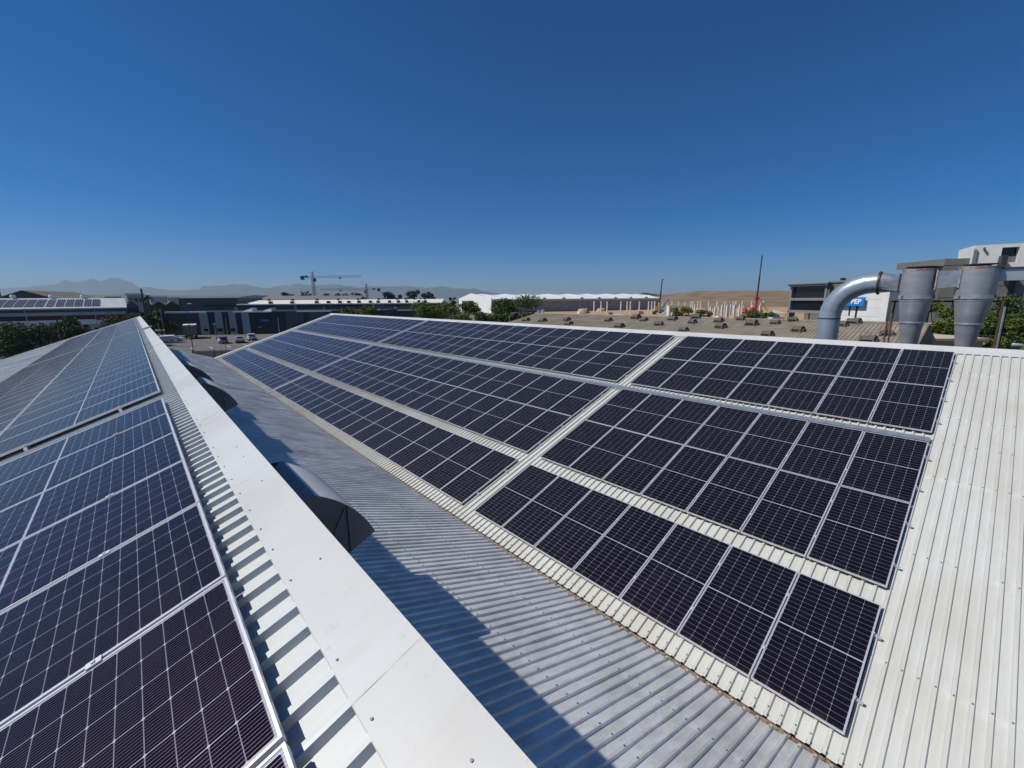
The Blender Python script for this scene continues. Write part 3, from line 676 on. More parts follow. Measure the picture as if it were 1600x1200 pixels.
# white warehouse with waved roof
f = Fac('warehouse_building', 'huge white warehouse with a waved roof beyond the building site', 'warehouse', 767.5, 285, 1032, 345)
ze = f.Z(900, 466.6); zf = f.Z(900, 469.2)
f.part('wall', mat('blue_grey_cladding', (.24, .25, .275), .6, 0, .15, scale=.3), [(0, f.w, 0, 60, 0, zf)])
f.part('fascia', mat('cream_fascia', (.56, .55, .42), .6), [(0, f.w, -.3, 60, zf, ze)])
mb = MB(); nW = 8; seg = []
hi_ = f.Z(900, 459, 30)-ze
for i in range(nW*4+1):
    t = i/(nW*4); ph = (i % 4)
    seg.append((f.w*t, hi_*(1.0 if ph == 1 else .88 if ph == 2 else .80 if ph == 3 else .90)))
vs = [(x, 0, ze) for x, h in seg]+[(x, 14, ze+.7*h) for x, h in seg]+[(x, 30, ze+h) for x, h in seg]+[(x, 60, ze) for x, h in seg]; n_ = len(seg)
mb.add(vs, [(r*n_+i, r*n_+i+1, (r+1)*n_+i+1, (r+1)*n_+i) for r in range(3) for i in range(n_-1)])
rf = mb.build('roof', M['roof_white'], f.root)
for px in (820, 851, 881, 909.5, 936.5, 962, 986, 1010): x = f.X(px); mb = MB(); mb.prism([(x-1.6, -.4, ze), (x, -.4, ze+1.2), (x+1.6, -.4, ze)], (0, 1.5, 0)); mb.build('roof_ventilator', M['lamp_grey'], rf)
P1 = f.P0; P0 = plan(717, 345)
g = Fac('gable', '', None, 0, 0, 0, 0, P0=P0, P1=P1); g.root.name = 'gable_block'
for k in list(g.root.keys()): del g.root[k]
g.root.name = 'gable_wall_block'
mb = MB(); mb.prism([(0, 0, 0), (g.w, 0, 0), (g.w, 0, g.Z(767, 465.5)), (g.w*.42, 0, g.Z(743, 458)), (0, 0, g.Z(717.5, 466.5))], (0, .5, 0))
bpy.data.objects.remove(g.root)
vv = [tuple((Matrix.Rotation(-f.a, 3, 'Z')@((g.P0+g.ex*p[0]+g.ey*p[1]+Vector((0,0,p[2])))-f.P0))) for p in mb.v]; mb.v = vv
mb.build('gable_wall', M['roof_white'], f.root)
mb = MB(); mb.box(g.w*.14, g.w*.5, -.6, -.05, 0, g.Z(735, 470)); mb.v = [tuple((Matrix.Rotation(-f.a, 3, 'Z')@((g.P0+g.ex*p[0]+g.ey*p[1]+Vector((0,0,p[2])))-f.P0))) for p in mb.v]
mb.build('opening', M['wall_grey'], f.root)

# precast columns, panels and earth of the building site
k = 0
for k, (px, yt, yb) in enumerate([(928.5,471,488),(939.5,471,488),(949,471,489),(960.5,471,483),(970.5,471,486),(980.5,471,488),(985.5,471,490),(999.5,471,484),(1009,471,482),(1014,471,488),(1019,471,488),(1023.5,470.5,491),(1036,472,482),(1043,472,486),(1050.5,472,482),(1061,471,480),(1071,471,480),(1080.5,471,484),(1083.5,471,488),(1091,471,483),(1095.5,471,487),(1108,471,487),(1121,471,490),(1133.5,471,487),(1146.5,471,489),(1150.5,470.5,492),(1160.5,471,488),(1175,471,480),(1190,471,484)]):
    d = min(-GZ*FPX/(yb-hz(px)) if yb > hz(px)+14 else 400, 420)
    b = plan(px, d); h = zat(px, yt, d)-GZ; wd = max(.6, 1.6*d/FPX)
    mb = MB(); mb.box(-wd/2, wd/2, -wd/2, wd/2, 0, h); mb.box(-wd*.75, wd*.75, -wd/2, wd/2, h*.80, h*.84); mb.box(-wd*.8, wd*.8, -wd*.8, wd*.8, 0, .4)
    o = mb.build('concrete_column', M['concrete']); o.location = b; o.rotation_euler.z = .3
    tag(o, f'tall pale concrete column on the building site, {ORD[k+1]} from the left', 'column', 'tall columns on the building site')
for k, (px, yt, yb, wp) in enumerate([(1087,477,493,1.8),(1112,480,495,2.0),(1119.5,480,495,3.2),(1124.5,480,495,1.8),(1130,477,496,2.4),(1138.5,477,497,4.2),(1143,477,497,2.0),(1149.5,477,497,3.2),(1157,477,495,1.8),(1163.5,477.5,488,2.4),(1177.5,477.5,487,2.8),(1190,476.5,491,3.6)]):
    d = -GZ*FPX/(yb-hz(px)); b = plan(px, d); h = zat(px, yt, d)-GZ; wd = wp*d/FPX
    mb = MB(); mb.box(-wd/2, wd/2, -.3, .3, 0, h); mb.box(-wd*.6, wd*.6, -.5, .5, 0, .3); mb.box(-wd*.2, wd*.2, -.12, .12, h, h+.5)
    o = mb.build('concrete_pillar', M['concrete']); o.location = b; o.rotation_euler.z = -.45
    tag(o, f'short pale concrete pillar in the front row, {ORD[k+1]} from the left', 'pillar', 'short pillars in front on the building site')
for k, (pa, pb, yt, yb) in enumerate([(1100, 1108, 481, 488), (1112, 1122, 480.5, 487), (1125, 1136, 481, 487), (1140, 1146, 478, 488), (1152, 1158, 481, 488), (1183, 1190, 482, 488), (1045, 1052, 484, 489)]):
    d = -GZ*FPX/(yb-hz(pa)); a, b = plan(pa, d), plan(pb, d); h = zat(pa, yt, d)-GZ
    mb = MB(); L = (b-a).length; mb.box(0, L, 0, .25, 0, h); mb.box(L*.3, L*.3+.2, -.8, 0, 0, h*.8)
    o = mb.build('concrete_wall', M['concrete']); o.location = a; o.rotation_euler.z = math.atan2((b-a).y, (b-a).x)
    tag(o, f'pale precast wall panel standing among the columns, {ORD[k+1]} from the left' if k < 6 else 'pale precast wall panel beside the blue lift', 'wall panel', 'precast wall panels on the site')
def mound(label, px, d, wpx, h, m, seed, dep=.5):
    rnd = random.Random(seed); b = plan(px, d); wd = wpx*d/FPX; n = 14; mb = MB(); vs = []
    for j in range(n+1):
        for i in range(n+1):
            u, v = i/n*2-1, j/n*2-1; r = max(abs(u), abs(v)); e = max(0, 1-(u*u+v*v)); z = h*min(1, e*1.8)*rnd.uniform(.75, 1.05)
            vs.append((u*wd/2, v*wd*dep/2, z if r < 1 else -.1))
    mb.add(vs, [(j*(n+1)+i, j*(n+1)+i+1, (j+1)*(n+1)+i+1, (j+1)*(n+1)+i) for j in range(n) for i in range(n)])
    o = mb.build('earth_mound', m, smooth=True); o.location = b; o.rotation_euler.z = -YAW; return tag(o, label, 'earth mound', 'earth mounds on the building site')
M['earth2'] = mat('pale_sandy_earth', (.50, .38, .23), .95, 0, 0, (.40, .27, .14), .3, bump=.3, bscale=1)
for i, a in enumerate([('long pale earth bank below the white warehouse', 888, 190, 66, 1.5, M['earth2'], 1, .25), ('orange earth heap near the left columns', 925, 185, 40, 1.6, M['earth'], 2, .4), ('pale heap behind the dark pile driver', 912, 260, 22, 3.0, M['earth2'], 3, .6),
        ('sandy flat topped bank at the white truck', 996, 180, 30, 1.8, M['earth2'], 4, .4), ('orange bank right of the white truck', 1040, 180, 44, 1.3, M['earth'], 5, .4), ('low orange spoil along the roof edge', 862, 150, 40, .7, M['earth'], 6, .5), ('brown spoil beside the white tree foot', 850, 230, 26, 1.6, M['earth'], 7, .4), ('pale spoil heap at the far columns', 940, 300, 16, 2.4, M['earth2'], 8, .6)]): mound(*a)

# ---------------------------------------------------------------- vehicles
def paintm(name, col, metal=0): 
    m, t, b = nodes(name); b.inputs['Base Color'].default_value = (*col, 1); b.inputs['Metallic'].default_value = metal
    b.inputs['Roughness'].default_value = .35; b.inputs['Coat Weight'].default_value = .6; b.inputs['Coat Roughness'].default_value = .06; return m
M['car_white'] = paintm('white_car_paint', (.74, .74, .74)); M['car_silver'] = paintm('silver_car_paint', (.36, .37, .39), .4); M['car_grey'] = paintm('dark_grey_car_paint', (.10, .11, .13), .4)
M['tyre'] = mat('tyre_rubber', (.02, .02, .02), .9); M['rim'] = mat('wheel_rim', (.45, .45, .46), .35, .8)
M['red_lamp'] = mat('tail_lamp_red', (.35, .015, .012), .3); M['plate'] = mat('plate_white', (.7, .7, .66), .6); M['head_lamp'] = mat('head_lamp_glass', (.6, .62, .65), .15)
def car(label, px, py, yaw, body, kind='hatch', group='cars in the car park'):
    b = Vector(at(px, py, 1)); b = b*(GZ/b.z); b.z = GZ+.03
    root = thing('parked_car', label, 'car', b, (0, 0, yaw), group)
    L, W_ = 4.2, 1.74
    def sect(secs):                                # (x, hw, z0, hw_top, z1)
        mb = MB(); vs = []
        for x, h0, z0, h1, z1 in secs: vs += [(x,-h0,z0), (x,h0,z0), (x,h0*1.02,(z0+z1)*.55), (x,h1,z1), (x,-h1,z1), (x,-h0*1.02,(z0+z1)*.55)]
        n = len(secs); fs = [tuple(range(6))[::-1], tuple((n-1)*6+i for i in range(6))]
        for i in range(n-1):
            for k in range(6): a, c = i*6+k, i*6+(k+1) % 6; fs.append((a, c, c+6, a+6))
        mb.add(vs, fs); return mb
    rear = -L/2
    body_s = [(rear, .74, .38, .70, .80), (rear+.12, .84, .26, .80, .92), (rear+.9, .87, .22, .82, .96), (.5, .87, .22, .82, .95), (1.2, .86, .22, .78, .90), (1.9, .82, .24, .70, .76), (2.1, .70, .34, .60, .62)]
    sect(body_s).build('body', body, root, smooth='auto', bevel=.03)
    if kind == 'pickup': cab = [(-.35, .80, .93, .66, 1.42), (-.2, .80, .93, .66, 1.50), (.55, .80, .93, .64, 1.50), (1.15, .78, .92, .74, .96)]
    elif kind == 'sedan': cab = [(-1.65, .76, .93, .72, .96), (-1.0, .80, .93, .62, 1.40), (-.3, .80, .93, .62, 1.46), (.35, .80, .93, .61, 1.44), (1.2, .78, .91, .74, .95)]
    else: cab = [(-2.02, .78, .90, .72, .98), (-1.72, .80, .93, .62, 1.46), (-.6, .80, .93, .63, 1.52), (.3, .80, .93, .62, 1.48), (1.2, .78, .91, .74, .95)]
    sect(cab).build('cabin', body, root, smooth='auto', bevel=.03)
    g = MB()
    (xa, _, za, ha, zb), (xb, _, zc, hb, zd) = cab[0], cab[1]
    if kind == 'pickup': g.add([(xa-.02,-.60,1.0), (xa-.02,.60,1.0), (xa-.01,.56,1.38), (xa-.01,-.56,1.38)], [(0,1,2,3)][::-1])
    else:
        e = .015; f0, f1 = .12, .86
        def P(f, s): return (xa+(xb-xa)*f-e, s*(ha+(hb-ha)*f-.08), zb+(zd-zb)*f+e)
        g.add([P(f0,-1), P(f0,1), P(f1,1), P(f1,-1)], [(3,2,1,0)])
    (xa, _, za, ha, zb), (xb, _, zc, hb, zd) = cab[-2], cab[-1]
    def P(f, s): return (xa+(xb-xa)*f+.015, s*(ha+(hb-ha)*f-.06), zb+(zd-zb)*f+.012)
    g.add([P(.1,-1), P(.1,1), P(.88,1), P(.88,-1)], [(0,1,2,3)])
    for s in (-1, 1):
        q = [c for c in cab[1:-1]]
        for c0, c1 in zip(q[:-1], q[1:]):
            def Q(c, f): return (c[0]+(.05 if c is c0 else -.05), s*(c[1]*1.02+(c[3]-c[1]*1.02)*f+.016), c[2]+(c[4]-c[2])*f)
            g.add([Q(c0,.30), Q(c1,.30), Q(c1,.88), Q(c0,.88)], [(0,1,2,3)])
    g.build('window', M['glass_dark'], root)
    for x in (-1.32, 1.32):
        for s in (-1, 1):
            wb = MB(); n = 14; r = .31
            ring = [(x+r*math.cos(2*math.pi*i/n), .31+r*math.sin(2*math.pi*i/n)) for i in range(n)]
            wb.prism([(a, s*.68, c) for a, c in ring], (0, s*.21, 0)); wh = wb.build('wheel', M['tyre'], root)
            rb = MB(); rb.prism([(x+.6*(a-x), s*.885, .31+.6*(c-.31)) for a, c in ring], (0, s*.015, 0)); rb.build('rim', M['rim'], wh)
    for s in (-1, 1):
        t = MB(); t.box(rear-.02, rear+.12, s*.70-.10, s*.70+.10, .62, .86); t.build('tail_lamp', M['red_lamp'], root)
        t = MB(); t.box(1.92, 2.06, s*.55-.16, s*.55+.16, .56, .70); t.build('headlight', M['head_lamp'], root)
    t = MB(); t.box(rear-.03, rear, -.26, .26, .58, .70); t.build('number_plate', M['plate'], root)
    if kind == 'pickup':
        t = MB(); t.box(rear+.05, -.45, -.66, .66, .955, .97); t.build('load_bed', M['wall_dark'], root)
    t = MB(); t.box(rear-.05, rear+.05, -.80, .80, .30, .50); t.build('bumper', M['metal_dark'], root)
    return root
AW = math.pi/2
car('dark grey hatchback parked nose away, leftmost of the three in a row', 349.5, 536.5, AW-.14, M['car_grey'])
car('silver white saloon parked between the dark hatchback and the white pickup', 375, 535.5, AW-.12, M['car_silver'], 'sedan')
car('white pickup with a dark rear window, rightmost of the three parked cars', 394, 531.5, AW-.10, M['car_white'], 'pickup')
car('white car half hidden by the roof edge below the blue sign board', 443, 519.5, AW-.05, M['car_white'])
car('white saloon seen side on behind the left ridge', 259, 534, -.25, M['car_white'], 'sedan')
car('white hatchback just right of the side on white saloon', 271, 533.5, -.35, M['car_white'])
# box truck
b = Vector(at(299, 530, 1)); b = b*(GZ/b.z)
tk = thing('box_truck', 'weathered beige box truck with a white roof in the car park', 'truck', b, (0, 0, AW-.12))
M['truck_box'] = mat('beige_truck_box', (.23, .20, .17), .8, 0, .35, scale=1.2, stretch=(1, 1, .3))
mb = MB(); mb.box(-.1, 5.6, -1.25, 1.25, .95, 3.35)
for i in range(5): mb.box(-.13, -.1, -1.2+i*.6-.03, -1.2+i*.6+.03, .98, 3.3)
mb.build('cargo_box', M['truck_box'], tk, bevel=.03)
mb = MB(); mb.box(-.18, 5.7, -1.32, 1.32, 3.35, 3.52); mb.build('roof', M['roof_white'], tk)
mb = MB(); mb.box(5.75, 7.4, -1.15, 1.15, .7, 2.0); mb.prism([(5.75, -1.1, 2.0), (7.3, -1.1, 2.0), (6.9, -1.1, 2.75), (5.75, -1.1, 2.8)], (0, 2.2, 0)); mb.build('cab', M['car_white'], tk, bevel=.05)
mb = MB(); mb.box(-.1, 5.7, -.45, .45, .6, .95); mb.box(-.2, -.1, -1.2, 1.2, .55, .72); mb.build('chassis', M['metal_dark'], tk)
for x in (.9, 6.6):
    for s in (-1, 1):
        mb = MB(); mb.prism([(x+.48*math.cos(i*.4488), s*.8, .48+.48*math.sin(i*.4488)) for i in range(14)], (0, s*.35, 0)); mb.build('wheel', M['tyre'], tk)
for s in (-1, 1):
    mb = MB(); mb.box(-.22, -.18, s*1.0-.12, s*1.0+.12, .75, .9); mb.build('tail_lamp', M['red_lamp'], tk)

# ---------------------------------------------------------------- posts, lamps, fence
def post(name, label, cat, px, pyt, d, r, head=None, group=None, m='lamp_grey', base=None):
    b = plan(px, d); z = zat(px, pyt, d)-GZ; root = thing(name, label, cat, b, (0, 0, -YAW), group)
    mb = MB(); mb.tube([(0,0,0), (0,0,.6), (0,0,z)], [r*1.5, r*1.1, r*.75], 8); mb.build('pole', M[m], root)
    if head == 'lamp':
        mb = MB(); mb.tube([(0,0,z), (.25,0,z+.12), (.6,0,z+.15)], r*.6, 6); mb.build('arm', M[m], root)
        mb = MB(); mb.box(.4, 1.0, -.16, .16, z+.06, z+.20); mb.build('lamp_head', M['roof_white'], root)
    elif head == 'curve':
        mb = MB(); mb.tube([(0,0,z)]+[(1.0-1.0*math.cos(a), 0, z+1.0*math.sin(a)*.8) for a in (.4, .8, 1.2, 1.57, 1.9, 2.2)], r*.7, 6); mb.build('arm', M[m], root)
        mb = MB(); mb.box(1.35, 1.85, -.12, .12, z+.50, z+.62); mb.build('lamp_head', M[m], root)
    elif head == 'flat':
        mb = MB(); mb.box(-.35, .35, -.2, .2, z, z+.25); mb.build('lamp_head', M[m], root)
    elif head == 'ball':
        mb = MB(); mb.lathe(0, 0, [(0, z), (.22, z+.1), (.28, z+.3), (.2, z+.48), (0, z+.55)], 12); mb.build('lamp_head', M['roof_white'], root)
        mb = MB(); mb.tube([(0, 0, z-.5), (.5, 0, z+.1)], .04, 6); mb.build('arm', M['roof_white'], root)
    return root
post('utility_pole', 'tall grey pole with a capped top rising behind the left roof peak', 'pole', 224, 451, 84, .20, m='metal_dark')
post('street_lamp', 'tall lamp post standing left of the beige box truck', 'lamp post', 290, 475.5, 77, .065, 'lamp', m='metal_dark')
post('street_lamp', 'grey lamp post with a flat head right of the box truck', 'lamp post', 330, 507.5, 99, .10, 'flat')
post('street_lamp', 'slim white lamp post close behind the palisade fence', 'lamp post', 334, 536, 66, .06, 'ball', m='wall_white')
post('street_lamp', 'slim pale post right of the white ball lamp', 'post', 342.5, 535, 68, .05, m='lamp_grey')
post('street_lamp', 'thin pale post in front of the black wall with the blue sign', 'post', 431, 497, 112, .10)
post('street_lamp', 'short pale post standing between the two rightmost parked cars', 'post', 385, 527, 92, .06, m='wall_white')
post('street_lamp', 'lamp post left of the slanting stripes behind the dark hatchback', 'post', 348.5, 498, 115, .08)
post('utility_pole', 'leaning dark pole in front of the trees on the left', 'pole', 83, 500, 62, .13, m='bark')
post('utility_pole', 'thin grey pole in front of the far solar warehouse', 'pole', 36, 482, 80, .07)
post('utility_pole', 'thin grey pole near the right end of the solar warehouse', 'pole', 145, 480, 88, .06)
post('utility_pole', 'thin pole beside the olive bush left of the roof peak', 'pole', 163, 489, 80, .07)
post('utility_pole', 'pale pole left of the dark building corner', 'pole', 241, 482, 100, .08)
post('utility_pole', 'thin pole beside the pale one near the dark building', 'pole', 248.5, 482, 104, .07)
post('street_lamp', 'floodlight mast with a dark head at the left image edge', 'mast', 3.5, 449, 130, .22, 'flat', m='metal_dark')
post('street_lamp', 'curved neck street lamp in front of the tallest acacia', 'lamp post', 796, 497, 62, .07, 'curve')
post('street_lamp', 'slim post in front of the green bush near the red crane', 'post', 1203, 486, 110, .07)
a, b = plan(288, 62), plan(404, 63.5); v = b-a; L = v.length; a.z = GZ
fe = thing('palisade_fence', 'dark steel palisade fence between the factory and the car park', 'fence', a, (0, 0, math.atan2(v.y, v.x)))
hf = 1.75
mb = MB(); n = int(L/.135)
for i in range(n):
    x = i*.135; mb.box(x-.045, x+.045, -.012, .012, .05, hf-.08); mb.add([(x-.045,-.012,hf-.08), (x+.045,-.012,hf-.08), (x+.045,.012,hf-.08), (x-.045,.012,hf-.08), (x,0,hf+.06)], [(0,1,4),(1,2,4),(2,3,4),(3,0,4)])
M['fence'] = mat('brown_fence_steel', (.070, .052, .050), .7, .2, .3)
mb.build('pales', M['fence'], fe)
for z in (.35, hf-.35):
    mb = MB(); mb.box(0, L, .012, .05, z-.03, z+.03); mb.build('rail', M['fence'], fe)
for i in range(int(L/3)+1):
    mb = MB(); mb.box(i*3-.05, i*3+.05, .05, .15, 0, hf+.1); mb.build('post', M['fence'], fe)

# ---------------------------------------------------------------- cranes
def lattice(mb, a, b, w0, w1, n, t, up=(0,0,1)):
    a, b = Vector(a), Vector(b); d = (b-a).normalized(); u = Vector(up); r = d.cross(u).normalized(); u = r.cross(d)
    def c(f, i, j): p = a+(b-a)*f; w = w0+(w1-w0)*f; return p+r*(i*w/2)+u*(j*w/2)
    for i in (-1, 1):
        for j in (-1, 1): mb.bar(c(0, i, j), c(1, i, j), t, up=up if abs(d.z) < .9 else (1,0,0))
    for k in range(n):
        f0, f1 = k/n, (k+1)/n; q = 1 if k % 2 else -1
        for i in (-1, 1): mb.bar(c(f0, i, -q), c(f1, i, q), t*.6); mb.bar(c(f0, -q, i), c(f1, q, i), t*.6)
M['rust2'] = mat('rusty_bars', (.22, .10, .06), .85, 0, .3); M['crane_red'] = mat('crane_red_paint', (.34, .085, .055), .6, 0, .2); M['crane_grey'] = mat('crane_grey_paint', (.15, .16, .17), .6, .2)
M['yellow'] = mat('machine_yellow', (.62, .36, .06), .55); M['blue'] = mat('machine_blue', (.07, .22, .48), .5); M['red'] = mat('machine_red', (.42, .06, .03), .5)
def tower(label, px, ptop, pjib, pjl, pjr, d, cw_side):
    b = plan(px, d); zj = zat(px, pjib, d)-GZ; zt = zat(px, ptop, d)-GZ; root = thing('tower_crane', label, 'tower crane', b, (0, 0, -YAW), 'tower cranes on the skyline')
    xl, xr = (pjl-px)*d/FPX, (pjr-px)*d/FPX; th = d/FPX
    mb = MB(); lattice(mb, (0,0,0), (0,0,zj), 1.9, 1.9, 20, .30*th, up=(0,1,0)); mb.box(-.15, .15, -.15, .15, 0, zj); mb.build('mast', M['crane_red'], root)
    mb = MB(); lattice(mb, (0,0,zj), (0,0,zt), 1.4, .7, 5, .28*th, up=(0,1,0)); mb.build('tower_head', M['crane_grey'], root)
    long_, short = (xr, xl) if cw_side < 0 else (xl, xr)
    mb = MB(); lattice(mb, (0,0,zj), (long_,0,zj+.3), 1.5, 1.0, 30, .20*th); mb.build('jib', M['crane_grey'], root)
    mb = MB(); lattice(mb, (0,0,zj), (short,0,zj), 1.4, 1.2, 6, .26*th); mb.build('counter_jib', M['crane_grey'], root)
    mb = MB(); s = math.copysign(1, short); mb.box(min(short, short-s*2.2), max(short, short-s*2.2), -1, 1, zj-2.0, zj+.9); mb.box(short*.55-.9, short*.55+.9, -.7, .7, zj-.2, zj+1.1); mb.build('counterweight', M['metal_dark'], root)
    mb = MB(); mb.box(.6 if long_ > 0 else -2, 2 if long_ > 0 else -.6, -.9, .9, zj-3.4, zj-1.0); mb.build('cab', M['metal_dark'], root)
    mb = MB(); mb.bar((0,0,zt), (long_*.62,0,zj+.6), .18*th); mb.bar((0,0,zt), (short*.95,0,zj+.6), .18*th); mb.build('tie_rope', M['crane_grey'], root)
    mb = MB(); mb.box(long_*.56-.7, long_*.56+.7, -.6, .6, zj-1.5, zj-.5); mb.bar((long_*.56,0,zj-1.5), (long_*.56,0,zj-4), .10*th); mb.build('trolley', M['crane_grey'], root)
tower('taller tower crane with its jib reaching to the right', 492.5, 425, 433.3, 474, 567, 330, -1)
tower('shorter tower crane with a faint jib reaching to the left', 574, 443.5, 452.3, 501, 595, 400, 1)
# mobile cranes and machines on the site
def boomcrane(label, px, pyb, ptopx, ptopy, d, colm, body_w):
    b = plan(px, d); root = thing('mobile_crane', label, 'mobile crane', b, (0, 0, -YAW), 'mobile cranes on the building site')
    top = Vector(((ptopx-px)*d/FPX, 0, zat(px, ptopy, d)-GZ)); th = d/FPX
    mid = top*.30
    mb = MB(); mb.bar((0,0,2.2), mid, 2.6*th, 2.6*th, up=(0,1,0)); mb.bar(mid*.3, mid*.85, 3.3*th, 2*th, up=(0,1,0)); mb.build('boom_base', colm, root)
    mb = MB(); mb.bar(mid*.95, top*.66, 1.7*th, 1.5*th, up=(0,1,0)); mb.bar(top*.62, top, 1.25*th, 1.1*th, up=(0,1,0)); mb.build('boom', M['metal_dark'], root)
    mb = MB(); mb.bar(top, top+Vector((th*1.6, 0, th*.5)), 1.4*th, 1.6*th); mb.build('boom_head', M['metal_dark'], root)
    mb = MB(); mb.box(-3.6, 3.6, -1.3, 1.3, .9, 2.0); mb.box(-2.8, .4, -1.1, 1.1, 2.0, 3.6); mb.build('body', colm, root)
    for x in (-2.6, -1.2, 1.2, 2.6):
        mb = MB(); mb.prism([(x+.55*math.cos(i*.5236), -1.3, .55+.55*math.sin(i*.5236)) for i in range(12)], (0, 2.6, 0)); mb.build('wheel', M['tyre'], root)
    return root, th
r, th = boomcrane('tall mobile crane with a red base and black boom', 1182.5, 486, 1184.0, 401.5, 235, M['red'], 3)
mb = MB(); z0 = zat(1175, 466, 235)-GZ; mb.box(-3.4*th, -1.2*th, -1, 1, z0-1.4*th, z0+2.2*th); mb.box(-1*th, 3.2*th, -1, 1, z0-3*th, z0+1.2*th); mb.build('winch', M['red'], r)
r, th = boomcrane('orange based mobile crane with a thin dark boom at the warehouse end', 1030.5, 482, 1033.0, 437.5, 280, M['yellow'], 3)
d = 230; b = plan(1202, d); r = thing('boom_lift', 'yellow boom lift leaning against the red crane', 'boom lift', b, (0, 0, -YAW)); th = d/FPX
mb = MB(); mb.box(-1.2, 1.2, -1, 1, .4, 1.6); mb.build('body', M['yellow'], r)
mb = MB(); mb.bar((0,0,1.5), ((1187-1202)*th, 0, zat(1187, 467.5, d)-GZ), 1.3*th, 1.2*th, up=(0,1,0)); mb.build('boom', M['yellow'], r)
mb = MB(); p = Vector(((1194-1202)*th, 0, zat(1194, 471.5, d)-GZ)); mb.box(p.x-.9*th, p.x+.9*th, -.5, .5, p.z-1*th, p.z+1*th); mb.build('basket', M['wall_white'], r)
d = 235; b = plan(1168, d); r = thing('excavator', 'red excavator with a bent arm left of the red crane', 'excavator', b, (0, 0, -YAW)); th = d/FPX; zz = -GZ-d/FPX*16
mb = MB(); mb.box(-3.6*th, -.6*th, -1.2, 1.2, .9, 3.4); mb.build('cab', M['red'], r)
mb = MB(); mb.bar((-1*th,0,2.4), (1.6*th,0,5.4*th*.8), 1.3*th, up=(0,1,0)); mb.bar((1.6*th,0,5.4*th*.8), (6.5*th,0,2.4*th), 1.2*th, up=(0,1,0)); mb.build('arm', M['red'], r)
mb = MB(); mb.box(5.8*th, 7.4*th, -.6, .6, .6*th, 2.6*th); mb.build('bucket', M['metal_dark'], r)
mb = MB(); mb.box(-4*th, 0, -1.5, -.8, 0, .9); mb.box(-4*th, 0, .8, 1.5, 0, .9); mb.build('track', M['metal_dark'], r)
d = 255; b = plan(1033, d); r = thing('telehandler', 'blue telescopic lift with a raised arm by the orange crane', 'lift', b, (0, 0, -YAW)); th = d/FPX
mb = MB(); mb.box(-2.6*th, 3*th, -1, 1, .6, 1.4+2*th); mb.build('body', M['blue'], r)
mb = MB(); mb.bar((-.5*th,0,2.0), ((1045-1033)*th, 0, zat(1045, 468, d)-GZ), 2.0*th, 1.8*th, up=(0,1,0)); mb.build('boom', M['blue'], r)
mb = MB(); mb.box(-2.2*th, -1.0*th, -1.2, 1.2, 0, .8); mb.box(1.2*th, 2.4*th, -1.2, 1.2, 0, .8); mb.build('wheel', M['tyre'], r)
d = 250; b = plan(918.5, d); r = thing('pile_driver', 'dark pile driver mast in front of the white warehouse', 'pile driver', b, (0, 0, -YAW)); th = d/FPX; zt_ = zat(919.5, 470.5, d)-GZ
mb = MB(); mb.bar((0,0,1), (1.0*th,0,zt_), 1.5*th, 1.4*th, up=(0,1,0)); mb.build('mast', mat('dark_blue_steel', (.03, .045, .08), .5), r)
mb = MB(); mb.box(-3.6*th, 1.5*th, -1.3, 1.3, .5, 1.0+1.3*th); mb.build('body', M['red'], r)
# site clutter
def site_truck(label, px, d, lw, hb, cabm, boxm, flip=1):
    b = plan(px, d); r = thing('site_truck', label, 'truck', b, (0, 0, -YAW+.1)); th = d/FPX
    mb = MB(); mb.box(-lw*th/2, lw*th*.22, -1.2, 1.2, .9, hb); mb.build('cargo_box', boxm, r, bevel=.04)
    mb = MB(); mb.box(lw*th*.24, lw*th*.5, -1.1, 1.1, .6, hb*.93); mb.build('cab', cabm, r, bevel=.1)
    mb = MB(); mb.box(lw*th*.40, lw*th*.505, -1.12, 1.12, hb*.5, hb*.8); mb.build('window', M['glass_dark'], r)
    for x in (-.36, -.2, .36):
        mb = MB(); mb.prism([(x*lw*th+.5*math.cos(i*.5236), -1.22, .5+.5*math.sin(i*.5236)) for i in range(12)], (0, 2.44, 0)); mb.build('wheel', M['tyre'], r)
site_truck('long white lorry with a grey cab behind the brown roof', 968, 168, 25, 2.7, M['lamp_grey'], M['wall_white'])
site_truck('small white delivery truck on the orange earth', 910, 215, 11, 2.4, M['car_white'], M['roof_cream'])
site_truck('dark blue van parked at the brown roof edge', 847, 128, 11, 2.0, M['metal_dark'], mat('dark_blue_paint', (.02, .025, .06), .4))
site_truck('white van half hidden behind the brown roof', 1025, 165, 8, 2.2, M['car_white'], M['car_white'])
site_truck('orange tipper showing over the brown roof ridge', 1151, 160, 11, 1.9, M['yellow'], M['yellow'])
site_truck('white van behind the brown roof left of the pillars', 1126, 170, 7, 1.7, M['car_white'], M['car_white'])
def hut(label, px, d, wp, h, m):
    b = plan(px, d); wd = wp*d/FPX; r = thing('site_hut', label, 'site hut', b, (0, 0, -YAW), 'site huts on the earth')
    mb = MB(); mb.box(-wd/2, wd/2, 0, 2.4, .2, h); mb.build('wall', m, r)
    mb = MB(); mb.box(-wd/2-.15, wd/2+.15, -.2, 2.6, h, h+.18); mb.build('roof', M['roof_pale'], r)
    mb = MB(); mb.box(-wd*.1, wd*.15, -.04, 0, .2, h*.85); mb.build('door', M['metal_dark'], r)
